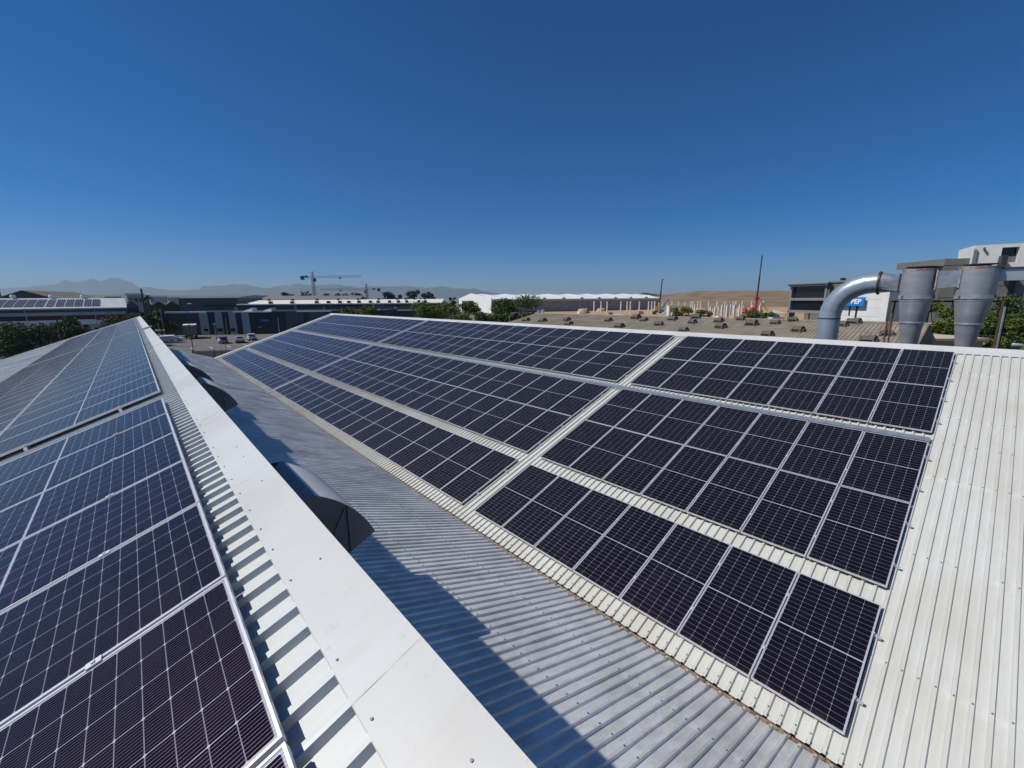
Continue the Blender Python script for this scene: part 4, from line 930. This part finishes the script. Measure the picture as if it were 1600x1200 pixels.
for a in (('white hut beside the dark acacia', 843, 225, 6, 2.8, M['wall_white']), ('small white hut right of the acacia', 849, 210, 3, 3.6, M['wall_white']), ('cream hut below the orange heap', 1049, 215, 6, 5.2, M['roof_cream']), ('pale hut at the roof edge', 836, 128, 4, 2.2, M['roof_cream']), ('white hut near the roof edge', 855, 130, 3.5, 1.9, M['wall_white']), ('white tank hut by the low spoil', 862, 132, 4, 1.6, M['wall_white'])): hut(*a)
def stack(label, px, d, wp, h, m, group):
    b = plan(px, d); wd = wp*d/FPX; r = thing('material_stack', label, 'stack', b, (0, 0, -YAW+random.uniform(-.3, .3)), group); rows = 4
    mb = MB()
    for i in range(rows): mb.box(-wd/2+random.uniform(-.1, .1), wd/2+random.uniform(-.1, .1), -.6, .6, .15+i*h/rows, .15+(i+.82)*h/rows)
    mb.build('load', m, r)
    mb = MB(); mb.box(-wd/2, -wd/2+.2, -.5, .5, 0, .15); mb.build('bearer', M['bark'], r)
    mb = MB(); mb.box(wd/2-.2, wd/2, -.5, .5, 0, .15); mb.build('bearer', M['bark'], r)
for a in (('dark red bundle of bars right of the orange heap', 1003, 240, 7, 1.6, M['crane_red']), ('grey stack of slabs below the blue lift', 1040, 225, 8, 1.4, M['concrete']), ('dark stack beside the orange crane wheels', 1024, 235, 6, 1.8, M['metal_dark']), ('pale stack of planks by the leftmost column', 921, 215, 7, 1.2, M['roof_cream']),
          ('low white stack left of the delivery truck', 890, 225, 9, 1.0, M['wall_white']), ('dark low stack under the delivery truck', 905, 185, 7, .9, M['metal_dark']), ('rust coloured stack near the far columns', 955, 230, 6, 1.5, M['rust2']), ('grey stack left of the wide green bush', 1053, 200, 5, 2.0, M['concrete']), ('orange barrier stack in front of the pillars', 1096, 190, 5, 1.0, M['yellow'])): stack(*a, 'material stacks on the building site')
b = plan(1222, 150); r = thing('tent_canopy', 'pale peaked canopy left of the dark glass building', 'canopy', b, (0, 0, -YAW)); wd = 20*150/FPX; ze = zat(1222, 489.5, 150)-GZ; zp = zat(1222, 485.5, 150)-GZ
mb = MB(); mb.add([(-wd/2, 0, ze), (wd/2, 0, ze), (wd/2, 7, ze), (-wd/2, 7, ze), (-wd*.05, 3, zp), (wd*.15, 3, zp)], [(0,1,5,4),(1,2,5),(2,3,4,5),(3,0,4)]); mb.build('roof', M['roof_pale'], r)
mb = MB()
for x in (-wd/2+.2, wd/2-.2):
    for y in (.2, 6.8): mb.box(x-.08, x+.08, y-.08, y+.08, 0, ze)
mb.box(-wd/2, wd/2, .5, 6.5, ze-2.4, ze-1.6); mb.build('frame', M['wall_white'], r)

# ---------------------------------------------------------------- brown asbestos roof with cowls
BX, BZ, BS = 42.0, -1.98, math.tan(R_(11))
def BP(x, y, h=0): return Vector((x, y, BZ-(BX-x)*BS+h))
br = thing('workshop_building', 'low workshop with a long brown ribbed roof dotted with vent cowls', 'workshop', (36, 22, GZ)); BO = br.location
M['brown'] = mat('weathered_fibre_cement', (.300, .255, .195), .92, 0, 0, (.195, .165, .128), .8, (.6, 1.6, 1), lo=.3, hi=.75, bump=.2, bscale=12)
mb = MB(); prof = []; y = 2.6; k = 0
while y < 42: prof += [(y, 0), (y+.09, .055), (y+.177, .0)]; y += .354*.75; k += 1
xs = [24+i*(18.0)/6 for i in range(7)]; L = len(prof)
mb.add([BP(x, y, h-(.03 if i % 2 else 0)) for i, x in enumerate(xs) for y, h in prof], [(i*L+j, (i+1)*L+j, (i+1)*L+j+1, i*L+j+1) for i in range(6) for j in range(L-1)])
for i in (2, 3, 4, 5):                              # sheet end laps
    x = 24+i*3+.4; mb.add([BP(x, 2.6, .060), BP(x, 42, .060), BP(x-.05, 42, .03), BP(x-.05, 2.6, .03)], [(0,1,2,3)])
mb.build('roof', M['brown'], br, BO)
mb = MB(); mb.tube([(BX, 2.5, BZ+.03), (BX, 42, BZ+.03)], .11, 8); mb.build('ridge_capping', M['brown'], br, BO)
mb = MB(); mb.add([BP(42, 2.6), BP(42, 42), (60, 42, BZ-18*BS), (60, 2.6, BZ-18*BS)], [(0,1,2,3)]); mb.build('roof', M['brown'], br, BO)
mb = MB()
for y in (2.62, 41.9):
    mb = MB(); mb.prism([(24, y, GZ), (60, y, GZ), (60, y, BZ-18*BS-.05), (42, y, BZ-.05), (24, y, BZ-18*BS-.05)], (0, .1, 0)); mb.build('gable_wall', M['grey_wall'], br, BO)
M['cowl'] = mat('dark_cowl', (.125, .108, .086), .85, 0, .45, scale=2)
M['cowl_in'] = mat('cowl_opening', (.012, .011, .010), .9)
cowl_px = [(822,501),(848,502),(886,500.5),(889,507),(951,501.5),(968,511),(994,497.5),(1006,501),(1029,507.5),(1051,499.5),(1068,516.5),(1082,504.5),(1087.5,497),(1123,502.5),(1126,511.5),(1157,499.5),(1174,507.5),(1199,524),(1211,505.5),(1238,501.5),(1247,517),(1316,509),(1334,504.5),(1356,533),(1385,523)]
pn = Vector((-BS, 0, 1)).normalized(); p0 = BP(36, 0)
cp = None
words = ['small cowl at the far left end of the brown roof', 'low cowl near the dark blue van', 'upper of two stacked cowls at the far end', 'lower of two stacked cowls at the far end', 'upper cowl left of the white lorry', 'cowl at the white roof edge left of centre', 'tiny cowl below the white lorry cab', 'cowl left of the row centre below the white van', 'cowl below the white van', 'cowl left of the wide green bush', 'large cowl at the white roof edge below the wide bush',
         'cowl below the smaller green bush', 'topmost cowl between the two bushes', 'cowl below the row of white pillars', 'lower cowl directly below another one in mid roof', 'top row cowl beside the orange tipper', 'cowl below the green bush at the red crane', 'biggest cowl left of the bent pipe at the roof edge', 'top row cowl below the pale canopy', 'top row cowl below the dark glass building', 'large cowl just left of the upright pipe', 'cowl immediately right of the upright pipe', 'upper cowl below the low green shrub', 'big cowl at the roof edge left of the rusty legs', 'cowl behind the rusty legs of the cyclone']
for (px, py), wd_ in zip(cowl_px, words):
    r_ = at(px, py, 1); q = r_*(p0.dot(pn)/r_.dot(pn)); q.z += .03
    root = thing('roof_cowl', 'dark '+wd_, 'roof vent', q, (0, math.atan(BS)*-1, random.uniform(-.25, .25)), 'vent cowls on the brown roof'); k_ = random.uniform(.74, 1.02); root.scale = (k_*random.uniform(.92, 1.1), k_, k_*random.uniform(.85, 1.1))
    if cp is None:
        mb = MB(); n = 8
        prof_ = [(-.55, 0), (-.52, .16), (-.30, .36), (0, .44), (.30, .36), (.52, .16), (.55, 0)]
        mb.prism([(a*.70, -.40, b_) for a, b_ in prof_], (0, .42, 0)); mb.prism([(a*.62, .04, b_*.86) for a, b_ in prof_], (0, .40, 0)); c1 = mb
        mb = MB(); mb.prism([(-.46, -.46, 0), (.42, -.46, 0), (.36, -.44, .13), (-.38, -.44, .13)], (0, .92, 0)); mb.prism([(-.22, -.58, .02), (.18, -.58, .02), (.10, -.50, .22), (-.15, -.50, .22)], (0, .16, 0)); c2 = mb
        mb = MB(); mb.prism([(-.33, -.435, .10), (.33, -.435, .10), (.25, -.435, .30), (-.25, -.435, .30)], (0, .014, 0)); mb.box(-.44, -.405, -.3, .3, .06, .2); c3 = mb
        cp = [c1.build('hood', M['cowl'], root), c2.build('base', M['cowl'], root), c3.build('opening', M['cowl_in'], root)]
    else:
        for o in cp: c = o.copy(); C.objects.link(c); c.parent = root

# ---------------------------------------------------------------- glass fronted office, sign wall, grey office, white plant tower
f = Fac('office_building', 'grey framed office with two bands of black glass', 'office', 1233.3, 100, 1290, 91)
zt_ = f.Z(1235, 443.5); rs = MB()
M['frame_grey'] = mat('grey_frame', (.21, .215, .22), .6, 0, .1)
z1, z2, z3, z4, z5 = f.Z(1262, 489), f.Z(1262, 485), f.Z(1262, 469.5), f.Z(1262, 465.5), f.Z(1262, 447)
f.part('wall', M['grey_wall'], [(.3, f.w, 1.2, 16, z1, zt_-.2)])
f.part('frame', M['frame_grey'], [(0, f.w+.6, 0, 1.6, z1, z2), (.5, f.w-.4, 0, 1.2, z3, z4), (0, f.w+.6, -.6, 16, z5+.02, zt_-.25), (-.3, f.w+1, -.9, 16, zt_-.25, zt_), (0, .5, 0, 1.6, 0, z5), (f.w-.4, f.w+.1, 0, 1.6, z1, z5)])
f.part('window', M['glass_dark'], [(.5, f.w-.4, .6, 1.1, z2, z3), (.5, f.w-.4, .6, 1.1, z4, z5)])
f.part('pillar', M['frame_grey'], [(f.X(1274)-.25, f.X(1274)+.25, 2, 2.5, 0, z1), (f.X(1245)-.1, f.X(1245)+.1, 4, 4.2, 0, z1), (f.w-.5, f.w, 1, 1.5, 0, z1)])
P0 = f.W(f.w+.1, .2, 0); P0.z = GZ
g = Fac('office_building', 'brownish side block joined to the black glass office', 'office', 0, 0, 0, 0, P0=P0, P1=plan(1362, 82))
zs = g.Z(1300, 441.5)
g.part('wall', M['grey_wall'], [(0, g.w, 0, 14, 0, zs)]); g.part('roof_edge', M['frame_grey'], [(-.2, g.w+.3, -.3, 14, zs, zs+.35)])
g.part('window', M['glass_dark'], [(.5, 1.4, -.05, 0, z2, zs-.6), (g.X(1296), g.X(1302), -.05, 0, g.Z(1299, 461), g.Z(1299, 452))])
g.part('roof_ventilator', M['metal_dark'], [(g.X(1303), g.X(1306), 1, 2, zs+.35, zs+.9)])
f = Fac('shop_building', 'white walled shop building carrying a blue sign', 'shop', 1308, 79, 1380.5, 71.5)
zt_ = f.Z(1375, 453.5)
f.part('wall', M['wall_white'], [(0, f.w, 0, 9, 0, zt_)]); f.part('corner_trim', M['wall_white'], [(f.w-.02, f.w+.9, -.02, 9, 0, zt_+.1)])
f.part('opening', M['wall_dark'], [(f.X(1326.5, 484), f.X(1329, 484), -.04, 0, f.Z(1327, 493), f.Z(1327, 477)), (f.X(1337, 484), f.X(1340, 484), -.04, 0, f.Z(1338, 496), f.Z(1338, 478))])
f.part('joint_line', M['lamp_grey'], [(0, f.w, -.012, 0, z, z+.03) for z in (zt_*.55, zt_*.70, zt_*.85)])
xa, xb = f.X(1314, 470, -.5), f.X(1351.5, 471, -.5); za, zb = f.Z(1340, 478, -.5), f.Z(1340, 464.3, -.5)
sg = thing('shop_sign', 'bright blue sign reading PEP in white letters on the white wall', 'sign', f.W(xa, -.75, za), (0, 0, f.a))
sw, sh = xb-xa, zb-za
mb = MB(); mb.box(0, sw, 0, .3, 0, sh); mb.build('board', mat('sign_blue', (.004, .20, .62), .45), sg, bevel=.02)
mb = MB(); mb.box(sw*.2, sw*.2+.15, .3, .75, sh*.2, sh*.8); mb.box(sw*.8, sw*.8+.15, .3, .75, sh*.2, sh*.8); mb.build('bracket', M['metal_dark'], sg)
cu = bpy.data.curves.new('lettering', 'FONT'); cu.body = 'PEP'; cu.size = sh*.74; cu.extrude = .03; cu.offset = .022*sh; cu.align_x = 'RIGHT'
to = bpy.data.objects.new('lettering_curve', cu); C.objects.link(to); bpy.context.view_layer.update()
me = bpy.data.meshes.new_from_object(to.evaluated_get(bpy.context.evaluated_depsgraph_get())); bpy.data.objects.remove(to)
lt = bpy.data.objects.new('lettering', me); C.objects.link(lt); lt.parent = sg; me.materials.clear(); me.materials.append(M['roof_white'])
lt.rotation_euler = (R_(90), 0, 0); lt.location = (sw*.90, -.035, sh*.26)
f = Fac('office_building', 'large grey walled office with a flat roof behind the cyclones', 'office', 1395, 79, 1466, 70)
zt_ = f.Z(1465, 405.5); zl = f.Z(1440, 414); zw0, zw1 = f.Z(1410, 429), f.Z(1410, 420.5)
f.part('wall', M['grey_wall'], [(0, f.w, .3, 20, 0, zw0), (0, f.w, 1.4, 20, zw0, zw1)]); f.part('parapet', M['grey_wall'], [(-.2, f.w+.02, 0, 20, zw1, zt_)], label='grey parapet above the shaded window band')
f.part('window', M['glass_dark'], [(.3, f.w-.3, 1.3, 1.42, zw0+.05, zw1-.05), (f.X(1382+16), f.X(1402), .2, .32, f.Z(1400, 500), f.Z(1400, 458))])
f.part('pier', M['wall_dark'], [(f.X(px)-.3, f.X(px)+.3, .1, .35, 0, zw0) for px in (1421, 1452)])
P0 = f.W(f.w+.02, 0, 0); P0.z = GZ
g = Fac('office_building', 'grey panelled office front stretching to the right edge', 'office', 0, 0, 0, 0, P0=P0, P1=plan(1740, 60))
g.part('wall', M['grey_wall'], [(0, g.w, 0, 22, 0, zt_-.05)])
g.part('joint_line', M['wall_dark'], [(0, g.w, -.03, 0, z, z+.06) for z in (zt_*.42, zt_*.58, zt_*.70, zt_-1.1)])
g.part('pier', M['wall_dark'], [(g.X(px)-.35, g.X(px)+.35, -.06, 0, 0, g.Z(px, 435)) for px in (1494, 1578)])
zr0 = g.Z(1575, 411.5); P0 = g.W(g.X(1512, None, -.7), -.7, 0)
h = Fac('plant_building', 'white roof plant tower with a big black opening', 'tower', 0, 0, 0, 0, P0=Vector((P0.x, P0.y, GZ)), P1=g.W(g.X(1700, None, -.7), -.7, 0))
z0, z1, z2 = h.Z(1560, 421), h.Z(1515, 387.5), h.Z(1565, 381.5)
h.part('wall', M['wall_white'], [(h.X(1519, 400), h.X(1566, 390), 0, 8, z0, z2), (h.X(1566, 390)+.01, h.w, 0, 8, z0, z0+1.0), (h.X(1566, 390)+.01, h.w, 0, 8, z2-.5, z2), (h.X(1591, 400), h.w, 0, 8, z0+1.0, z2-.5)])
h.part('opening', M['glass_dark'], [(h.X(1566, 390)+.01, h.X(1591, 400), 1.2, 1.4, z0+1.0, z2-.5)], label='deep black opening in the white tower')
h.part('ladder', M['lamp_grey'], [(h.X(1521, 395), h.X(1521, 395)+.12, -.3, -.05, z0, h.Z(1521, 390)), (h.X(1524, 395), h.X(1524, 395)+.12, -.3, -.05, z0, h.Z(1521, 390))]+[(h.X(1521, 395), h.X(1524, 395), -.3, -.2, z0+.4*i, z0+.4*i+.08) for i in range(1, 9)])
h.part('floodlight', M['metal_dark'], [(h.X(1536.5, 388), h.X(1538.5, 388), -.5, -.02, h.Z(1537, 391), h.Z(1537, 387))])
h.part('roof_unit', M['metal_dark'], [(h.X(1558, 405), h.X(1567, 405), -2.0, -.5, z0, h.Z(1562, 400, -1))])

# ---------------------------------------------------------------- dust extraction: cyclones, ducts, rusty frame
M['steel_blue'] = mat('painted_duct_grey', (.36, .42, .47), .34, .45, .12, scale=1.5)
M['cyc'] = mat('cyclone_grey_paint', (.36, .375, .395), .38, .35, 0, (.29, .305, .33), 1.6, (1, 1, 3))
M['band'] = mat('bare_weld_band', (.56, .57, .59), .33, .6, 0, (.40, .38, .39), 4, (1, 1, 2))
M['primer'] = mat('red_primer_streak', (.30, .16, .15), .7, 0, 0, (.33, .33, .34), 5, lo=.45, hi=.55)
M['duct'] = mat('bare_galvanised_duct', (.50, .51, .52), .34, .7, 0, (.36, .36, .36), 5)
M['rust'] = mat('rusty_steel', (.13, .062, .040), .85, .2, 0, (.07, .045, .035), 8)
def cyclone(label, cx, cy):
    root = thing('cyclone_separator', label, 'cyclone', (cx, cy, GZ), (0,0,0), 'cyclone separators'); O = root.location
    mb = MB(); mb.lathe(cx, cy, [(.485, .93), (.485, .0), (.455, -.13), (.455, -.16)], 40); mb.build('barrel', M['cyc'], root, O, smooth='auto')
    mb = MB(); mb.lathe(cx, cy, [(.455, -.16), (.345, -.92), (.335, -.95), (.21, -1.85), (.15, -2.6)], 40); mb.build('cone', M['cyc'], root, O, smooth='auto')
    for z, r, h_ in ((-.04, .488, .07), (-.16, .459, .02), (-.93, .349, .035)):
        mb = MB(); mb.lathe(cx, cy, [(r-.02, z-h_), (r+.004, z-h_*.9), (r+.004, z+h_*.9), (r-.02, z+h_)], 40)
        mb.build('weld_band', M['band'], root, O, smooth='auto')
    mb = MB(); mb.lathe(cx, cy, [(0, .95), (.497, .95), (.497, .915), (.487, .90), (.487, .86)], 40); mb.build('lid', M['primer'], root, O, smooth='auto')
    mb = MB(); mb.lathe(cx, cy, [(.25, .95), (.25, .99), (.43, 1.01), (.43, 1.035), (0, 1.06)], 32); mb.build('rain_cap', M['metal_dark'], root, O, smooth='auto')
    mb = MB(); mb.tube([(cx+.36, cy-.34, -.10), (cx+.20, cy-.18, -2.2)], .035, 8); mb.build('drain_pipe', M['cyc'], root, O)
    for a in (.3, 2.4, 4.5):
        mb = MB(); mb.box(cx+.47*math.cos(a)-.04, cx+.47*math.cos(a)+.04, cy+.47*math.sin(a)-.04, cy+.47*math.sin(a)+.04, -.08, .02); mb.build('bracket', M['rust'], root, O)
    return root
CY1, CY2 = (21.30, 1.80), (21.30, .37)
cyclone('left grey cyclone with a bright welded band, beside the bent pipe', *CY1)
cyclone('right grey cyclone with red primer marks on its band', *CY2)
pr_ = thing('extraction_pipe', 'big silver blue pipe rising from behind the ridge and bending toward the cyclones', 'pipe', (21.35, 4.30, GZ)); O = pr_.location
xc = 21.35; rp = .375
mb = MB(); mb.tube([(xc, 4.30, -4.5), (xc, 4.30, -.86)], rp, 36); mb.build('riser', M['steel_blue'], pr_, O, smooth='auto')
mb = MB(); R2 = 1.30; yc0, zc0 = 4.30-R2, -.80; pth = [(xc, 4.30, -.84)]
nseg = 7
for i in range(nseg+1):
    a = (math.pi/2)*i/nseg; pth.append((xc, yc0+R2*math.cos(a), zc0+R2*math.sin(a)))
pth.append((xc, 2.90, zc0+R2)); mb.tube(pth, rp*.985, 36); mb.build('elbow', M['steel_blue'], pr_, O, smooth='auto')
mb = MB()
for i in range(1, nseg):
    a = (math.pi/2)*i/nseg; p = Vector((xc, yc0+R2*math.cos(a), zc0+R2*math.sin(a))); t_ = Vector((0, -math.sin(a), math.cos(a)))*.012
    mb.tube([p-t_, p+t_], rp*1.004, 36)
mb.build('seam', M['steel_blue'], pr_, O, smooth='auto')
for pa_, pb_, e_ in (((xc, 4.30, -.88), (xc, 4.30, -.84), .012), ((xc, 2.92, zc0+R2), (xc, 2.86, zc0+R2), .055)):
    mb = MB(); mb.tube([pa_, pb_], rp+e_, 36); mb.build('flange', M['metal_dark'], pr_, O, smooth='auto')
def transition(name, label, ya, yb, ra, hb, wb, xa, za, zb_, m=None):
    mb = MB(); n = 32; vs = []
    for k in range(n):
        a = 2*math.pi*k/n; vs.append((xa+ra*math.cos(a), ya, za+ra*math.sin(a)))
    for k in range(n):
        a = 2*math.pi*k/n; c, s = math.cos(a), math.sin(a); q = max(abs(c), abs(s)); vs.append((xa+wb*c/q, yb, zb_+hb*s/q))
    mb.add(vs, [(k, (k+1) % n, n+(k+1) % n, n+k) for k in range(n)]); root = thing(name, label, 'duct', (xa, ya, GZ)); O = root.location
    mb.build('transition', m or M['duct'], root, O)
    return root, O
zz = zc0+R2
r, O = transition('inlet_duct', 'creased galvanised duct between the bent pipe and the left cyclone', 2.855, 2.30, rp-.01, .30, .26, xc, zz, zz-.02)
mb = MB(); mb.box(xc-.26, xc+.26, 2.0, 2.30, zz-.32, zz+.28); mb.build('duct_body', M['duct'], r, O)
mb = MB(); mb.box(xc-.29, xc+.29, 2.28, 2.32, zz-.35, zz+.31); mb.build('flange', M['metal_dark'], r, O)
r = thing('link_duct', 'pale primed duct joining the two cyclones', 'duct', (21.30, 1.05, GZ)); O = r.location
mb = MB(); mb.hexa([(21.0, 1.36, .25), (21.5, 1.36, .25), (21.5, .80, .30), (21.0, .80, .30), (21.0, 1.36, .86), (21.5, 1.36, .86), (21.5, .80, .84), (21.0, .80, .84)]); mb.build('duct_body', M['duct'], r, O)
for b_ in ((20.97, 21.53, .76, .80, .27, .87), (20.97, 21.53, 1.32, 1.36, .22, .89)):
    mb = MB(); mb.box(*b_); mb.build('flange', M['primer'], r, O)
r = thing('outlet_duct', 'pale grey duct running right from the second cyclone', 'duct', (21.30, -1.6, GZ)); O = r.location
mb = MB(); mb.box(21.35, 21.85, -3.2, .05, .48, .84); mb.build('duct_body', M['steel_blue'], r, O)
mb = MB(); mb.box(21.30, 21.9, -3.2, .0, .84, .90); mb.build('lid', M['metal_dark'], r, O)
fr_ = thing('support_frame', 'rusty steel frame carrying the cyclones', 'steel frame', (21.3, 1.0, GZ)); O = fr_.location
for (x, y) in ((21.15, 2.46), (21.75, 2.40), (21.05, -.30), (22.0, -.42)):
    mb = MB(); mb.box(x-.026, x+.026, y-.026, y+.026, GZ, -.22); mb.build('leg', M['rust'], fr_, O)
for (a, b_) in (((21.95, 2.42), (21.95, -.42)), ((21.15, 2.46), (21.95, 2.42)), ((21.05, -.30), (22.0, -.42)), ((21.1, 1.10), (21.95, 1.10))):
    mb = MB(); mb.bar((a[0], a[1], -.19), (b_[0], b_[1], -.19), .05, .06); mb.build('beam', M['rust'], fr_, O)
mb = MB(); mb.bar((21.15, 2.44, -1.5), (21.75, 2.40, -.4), .04); mb.build('brace', M['rust'], fr_, O)
mb = MB(); mb.tube([(20.95, -.36, -.35), (20.95, -.38, -2.6)], .03, 8); mb.build('conduit', M['duct'], fr_, O)
f = Fac('store_building', 'low tan roofed store below the cyclones', 'store', 1470, 33, 1552, 33)
zt_ = f.Z(1500, 528.5); f.part('wall', M['earth2'], [(0, f.w, 0, 5, 0, zt_-.2)]); f.part('roof', mat('tan_slab', (.52, .45, .33), .85, 0, .12), [(-.2, f.w+.2, -.2, 5.2, zt_-.2, zt_)])
f = Fac('store_building', 'orange tiled store roof right of the rusty frame', 'store', 1548, 36, 1578, 36)
zt_ = f.Z(1560, 538); f.part('wall', M['grey_wall'], [(0, f.w, 0, 4, 0, zt_)]); mb = MB(); mb.prism([(-.2, -.3, zt_), (-.2, 2, zt_+.35), (-.2, 4.3, zt_)], (f.w+.4, 0, 0)); mb.build('roof', mat('orange_tiles', (.40, .12, .05), .8, 0, .25, scale=4), f.root)
f = Fac('store_building', 'white roofed lean-to at the right edge behind the ridge', 'store', 1583, 35, 1612, 35)
zt_ = f.Z(1590, 540); f.part('wall', M['grey_wall'], [(0, f.w, 0, 4, 0, zt_)]); f.part('roof', M['roof_white'], [(-.2, f.w, -.3, 4.2, zt_, zt_+.15)])

# ---------------------------------------------------------------- hill, low hills, mountains, haze
def ridge(name, pts, d, m, depth, seed, rough, sub=6, foot=0):
    rnd = random.Random(seed); prof = []
    for (a, ya), (b, yb) in zip(pts[:-1], pts[1:]):
        for i in range(sub): t = i/sub; prof.append((a+(b-a)*t, ya+(yb-ya)*t+rnd.uniform(-rough, rough)))
    prof.append(pts[-1]); rows = 9; mb = MB(); vs = []; n = len(prof)
    for j in range(rows+1):
        t = j/rows
        for i, (px, py) in enumerate(prof):
            top = at(px, py, d); dirv = Vector((top.x, top.y, 0)).normalized()
            hgt = (top.z-GZ); s = 1-t
            p = Vector((top.x, top.y, 0))-dirv*depth*t
            k = math.sin(i*.55+j*.9)*.5+math.sin(i*.23-j*.5)*.5
            z = GZ-foot+(hgt+foot)*(s**1.15)*(1+.10*k*(t > 0)*(1 if t < 1 else 0))
            vs.append((p.x, p.y, z if j < rows else GZ-.5-foot))
    mb.add(vs, [(j*n+i, (j+1)*n+i, (j+1)*n+i+1, j*n+i+1) for j in range(rows) for i in range(n-1)])
    back = [tuple(Vector((v[0], v[1], 0))+Vector((v[0], v[1], 0)).normalized()*depth*.8)[:2]+(GZ-.5,) for v in vs[:n]]
    o0 = len(mb.v); mb.add(list(vs[:n])+back, [(i, i+1, n+i+1, n+i) for i in range(n-1)])
    return struct(mb.build(name, m, smooth=True))
def hillmat():
    m, t, b = nodes('dry_brown_hill'); tc = N(t, 'ShaderNodeTexCoord'); sp = N(t, 'ShaderNodeSeparateXYZ'); t.links.new(tc.outputs['Object'], sp.inputs[0])
    band = ramp(t, math_(t, 'SINE', math_(t, 'MULTIPLY_ADD', sp.outputs[2], 1.9, math_(t, 'MULTIPLY', noise(t, .02, 4), 9.0))), -.6, 1)
    n1 = ramp(t, noise(t, .05, 6, stretch=(1, 1, 5)), .35, .68)
    c1 = mixc(t, n1, (.29, .19, .105), (.17, .112, .064)); c2 = mixc(t, math_(t, 'MULTIPLY', band, .35), c1, (.105, .080, .052)); t.links.new(c2, b.inputs['Base Color'])
    b.inputs['Roughness'].default_value = .95; return m
ridge('hill', [(985, 466), (1020, 463), (1045, 460), (1060, 457.5), (1085, 455), (1100, 454.2), (1130, 455), (1160, 454.5), (1200, 454.2), (1240, 454), (1300, 453), (1360, 455), (1420, 458), (1480, 462)], 640, hillmat(), 300, 3, .18)
M['far_hill'] = mat('far_hill_scrub', (.085, .088, .07), .95, 0, .3, scale=.004)
M['mount'] = mat('mountain_rock', (.055, .06, .065), .95, 0, .4, scale=.0012)
ridge('hills', [(150, 467), (200, 462), (240, 459.5), (270, 456), (300, 453.8), (330, 453.8), (370, 456), (400, 459), (440, 463), (500, 465), (760, 465), (1000, 464)], 7000, M['far_hill'], 900, 5, .25)
ridge('hills', [(-140, 462), (-60, 461), (40, 461.5), (100, 460.5), (190, 460.5), (280, 461.5), (420, 462.5)], 3000, M['far_hill'], 700, 6, .2)
ridge('hills', [(966, 464), (995, 461), (1003, 457.5), (1012, 457.5), (1020, 459), (1040, 461)], 900, M['leaf_grey'], 120, 9, .2)
ridge('mountains', [(-160, 456), (-60, 453), (0, 451.5), (40, 449), (62, 446), (85, 444.5), (100, 437.5), (112, 439.5), (122, 441), (134, 437.5), (145, 435.5), (157, 440), (166, 436), (174, 434.3), (186, 435), (196, 438), (206, 441), (218, 449.5), (228, 448), (236, 448.5), (250, 452), (270, 454), (300, 453), (313, 451), (316, 446.5), (335, 447), (354, 446), (364, 443.3), (376, 444), (386, 444), (398, 447.5), (410, 450.5), (422, 450.5), (440, 446.5), (455, 445), (466, 443), (478, 444.5), (490, 447), (502, 444.8), (525, 444.5), (545, 446), (556, 449.5), (572, 447.5), (590, 446.8), (640, 446.8), (652, 449.5), (668, 449.5), (686, 447), (694, 448.5), (715, 450.5), (740, 451), (765, 456), (790, 461)], 8800, M['mount'], 1200, 7, .85, 4)
hm = bpy.data.materials.new('haze_air'); hm.use_nodes = True; t = hm.node_tree; t.nodes.clear()
ou = t.nodes.new('ShaderNodeOutputMaterial'); pv = t.nodes.new('ShaderNodeVolumePrincipled')
pv.inputs['Color'].default_value = (.58, .76, .88, 1); pv.inputs['Density'].default_value = 1.1e-4; pv.inputs['Anisotropy'].default_value = .1
t.links.new(pv.outputs[0], ou.inputs['Volume'])
mb = MB(); e = 14200; mb.box(-e, e, -e, e, GZ-5, 460)
hz_ = mb.build('haze', hm); hz_['kind'] = 'stuff'
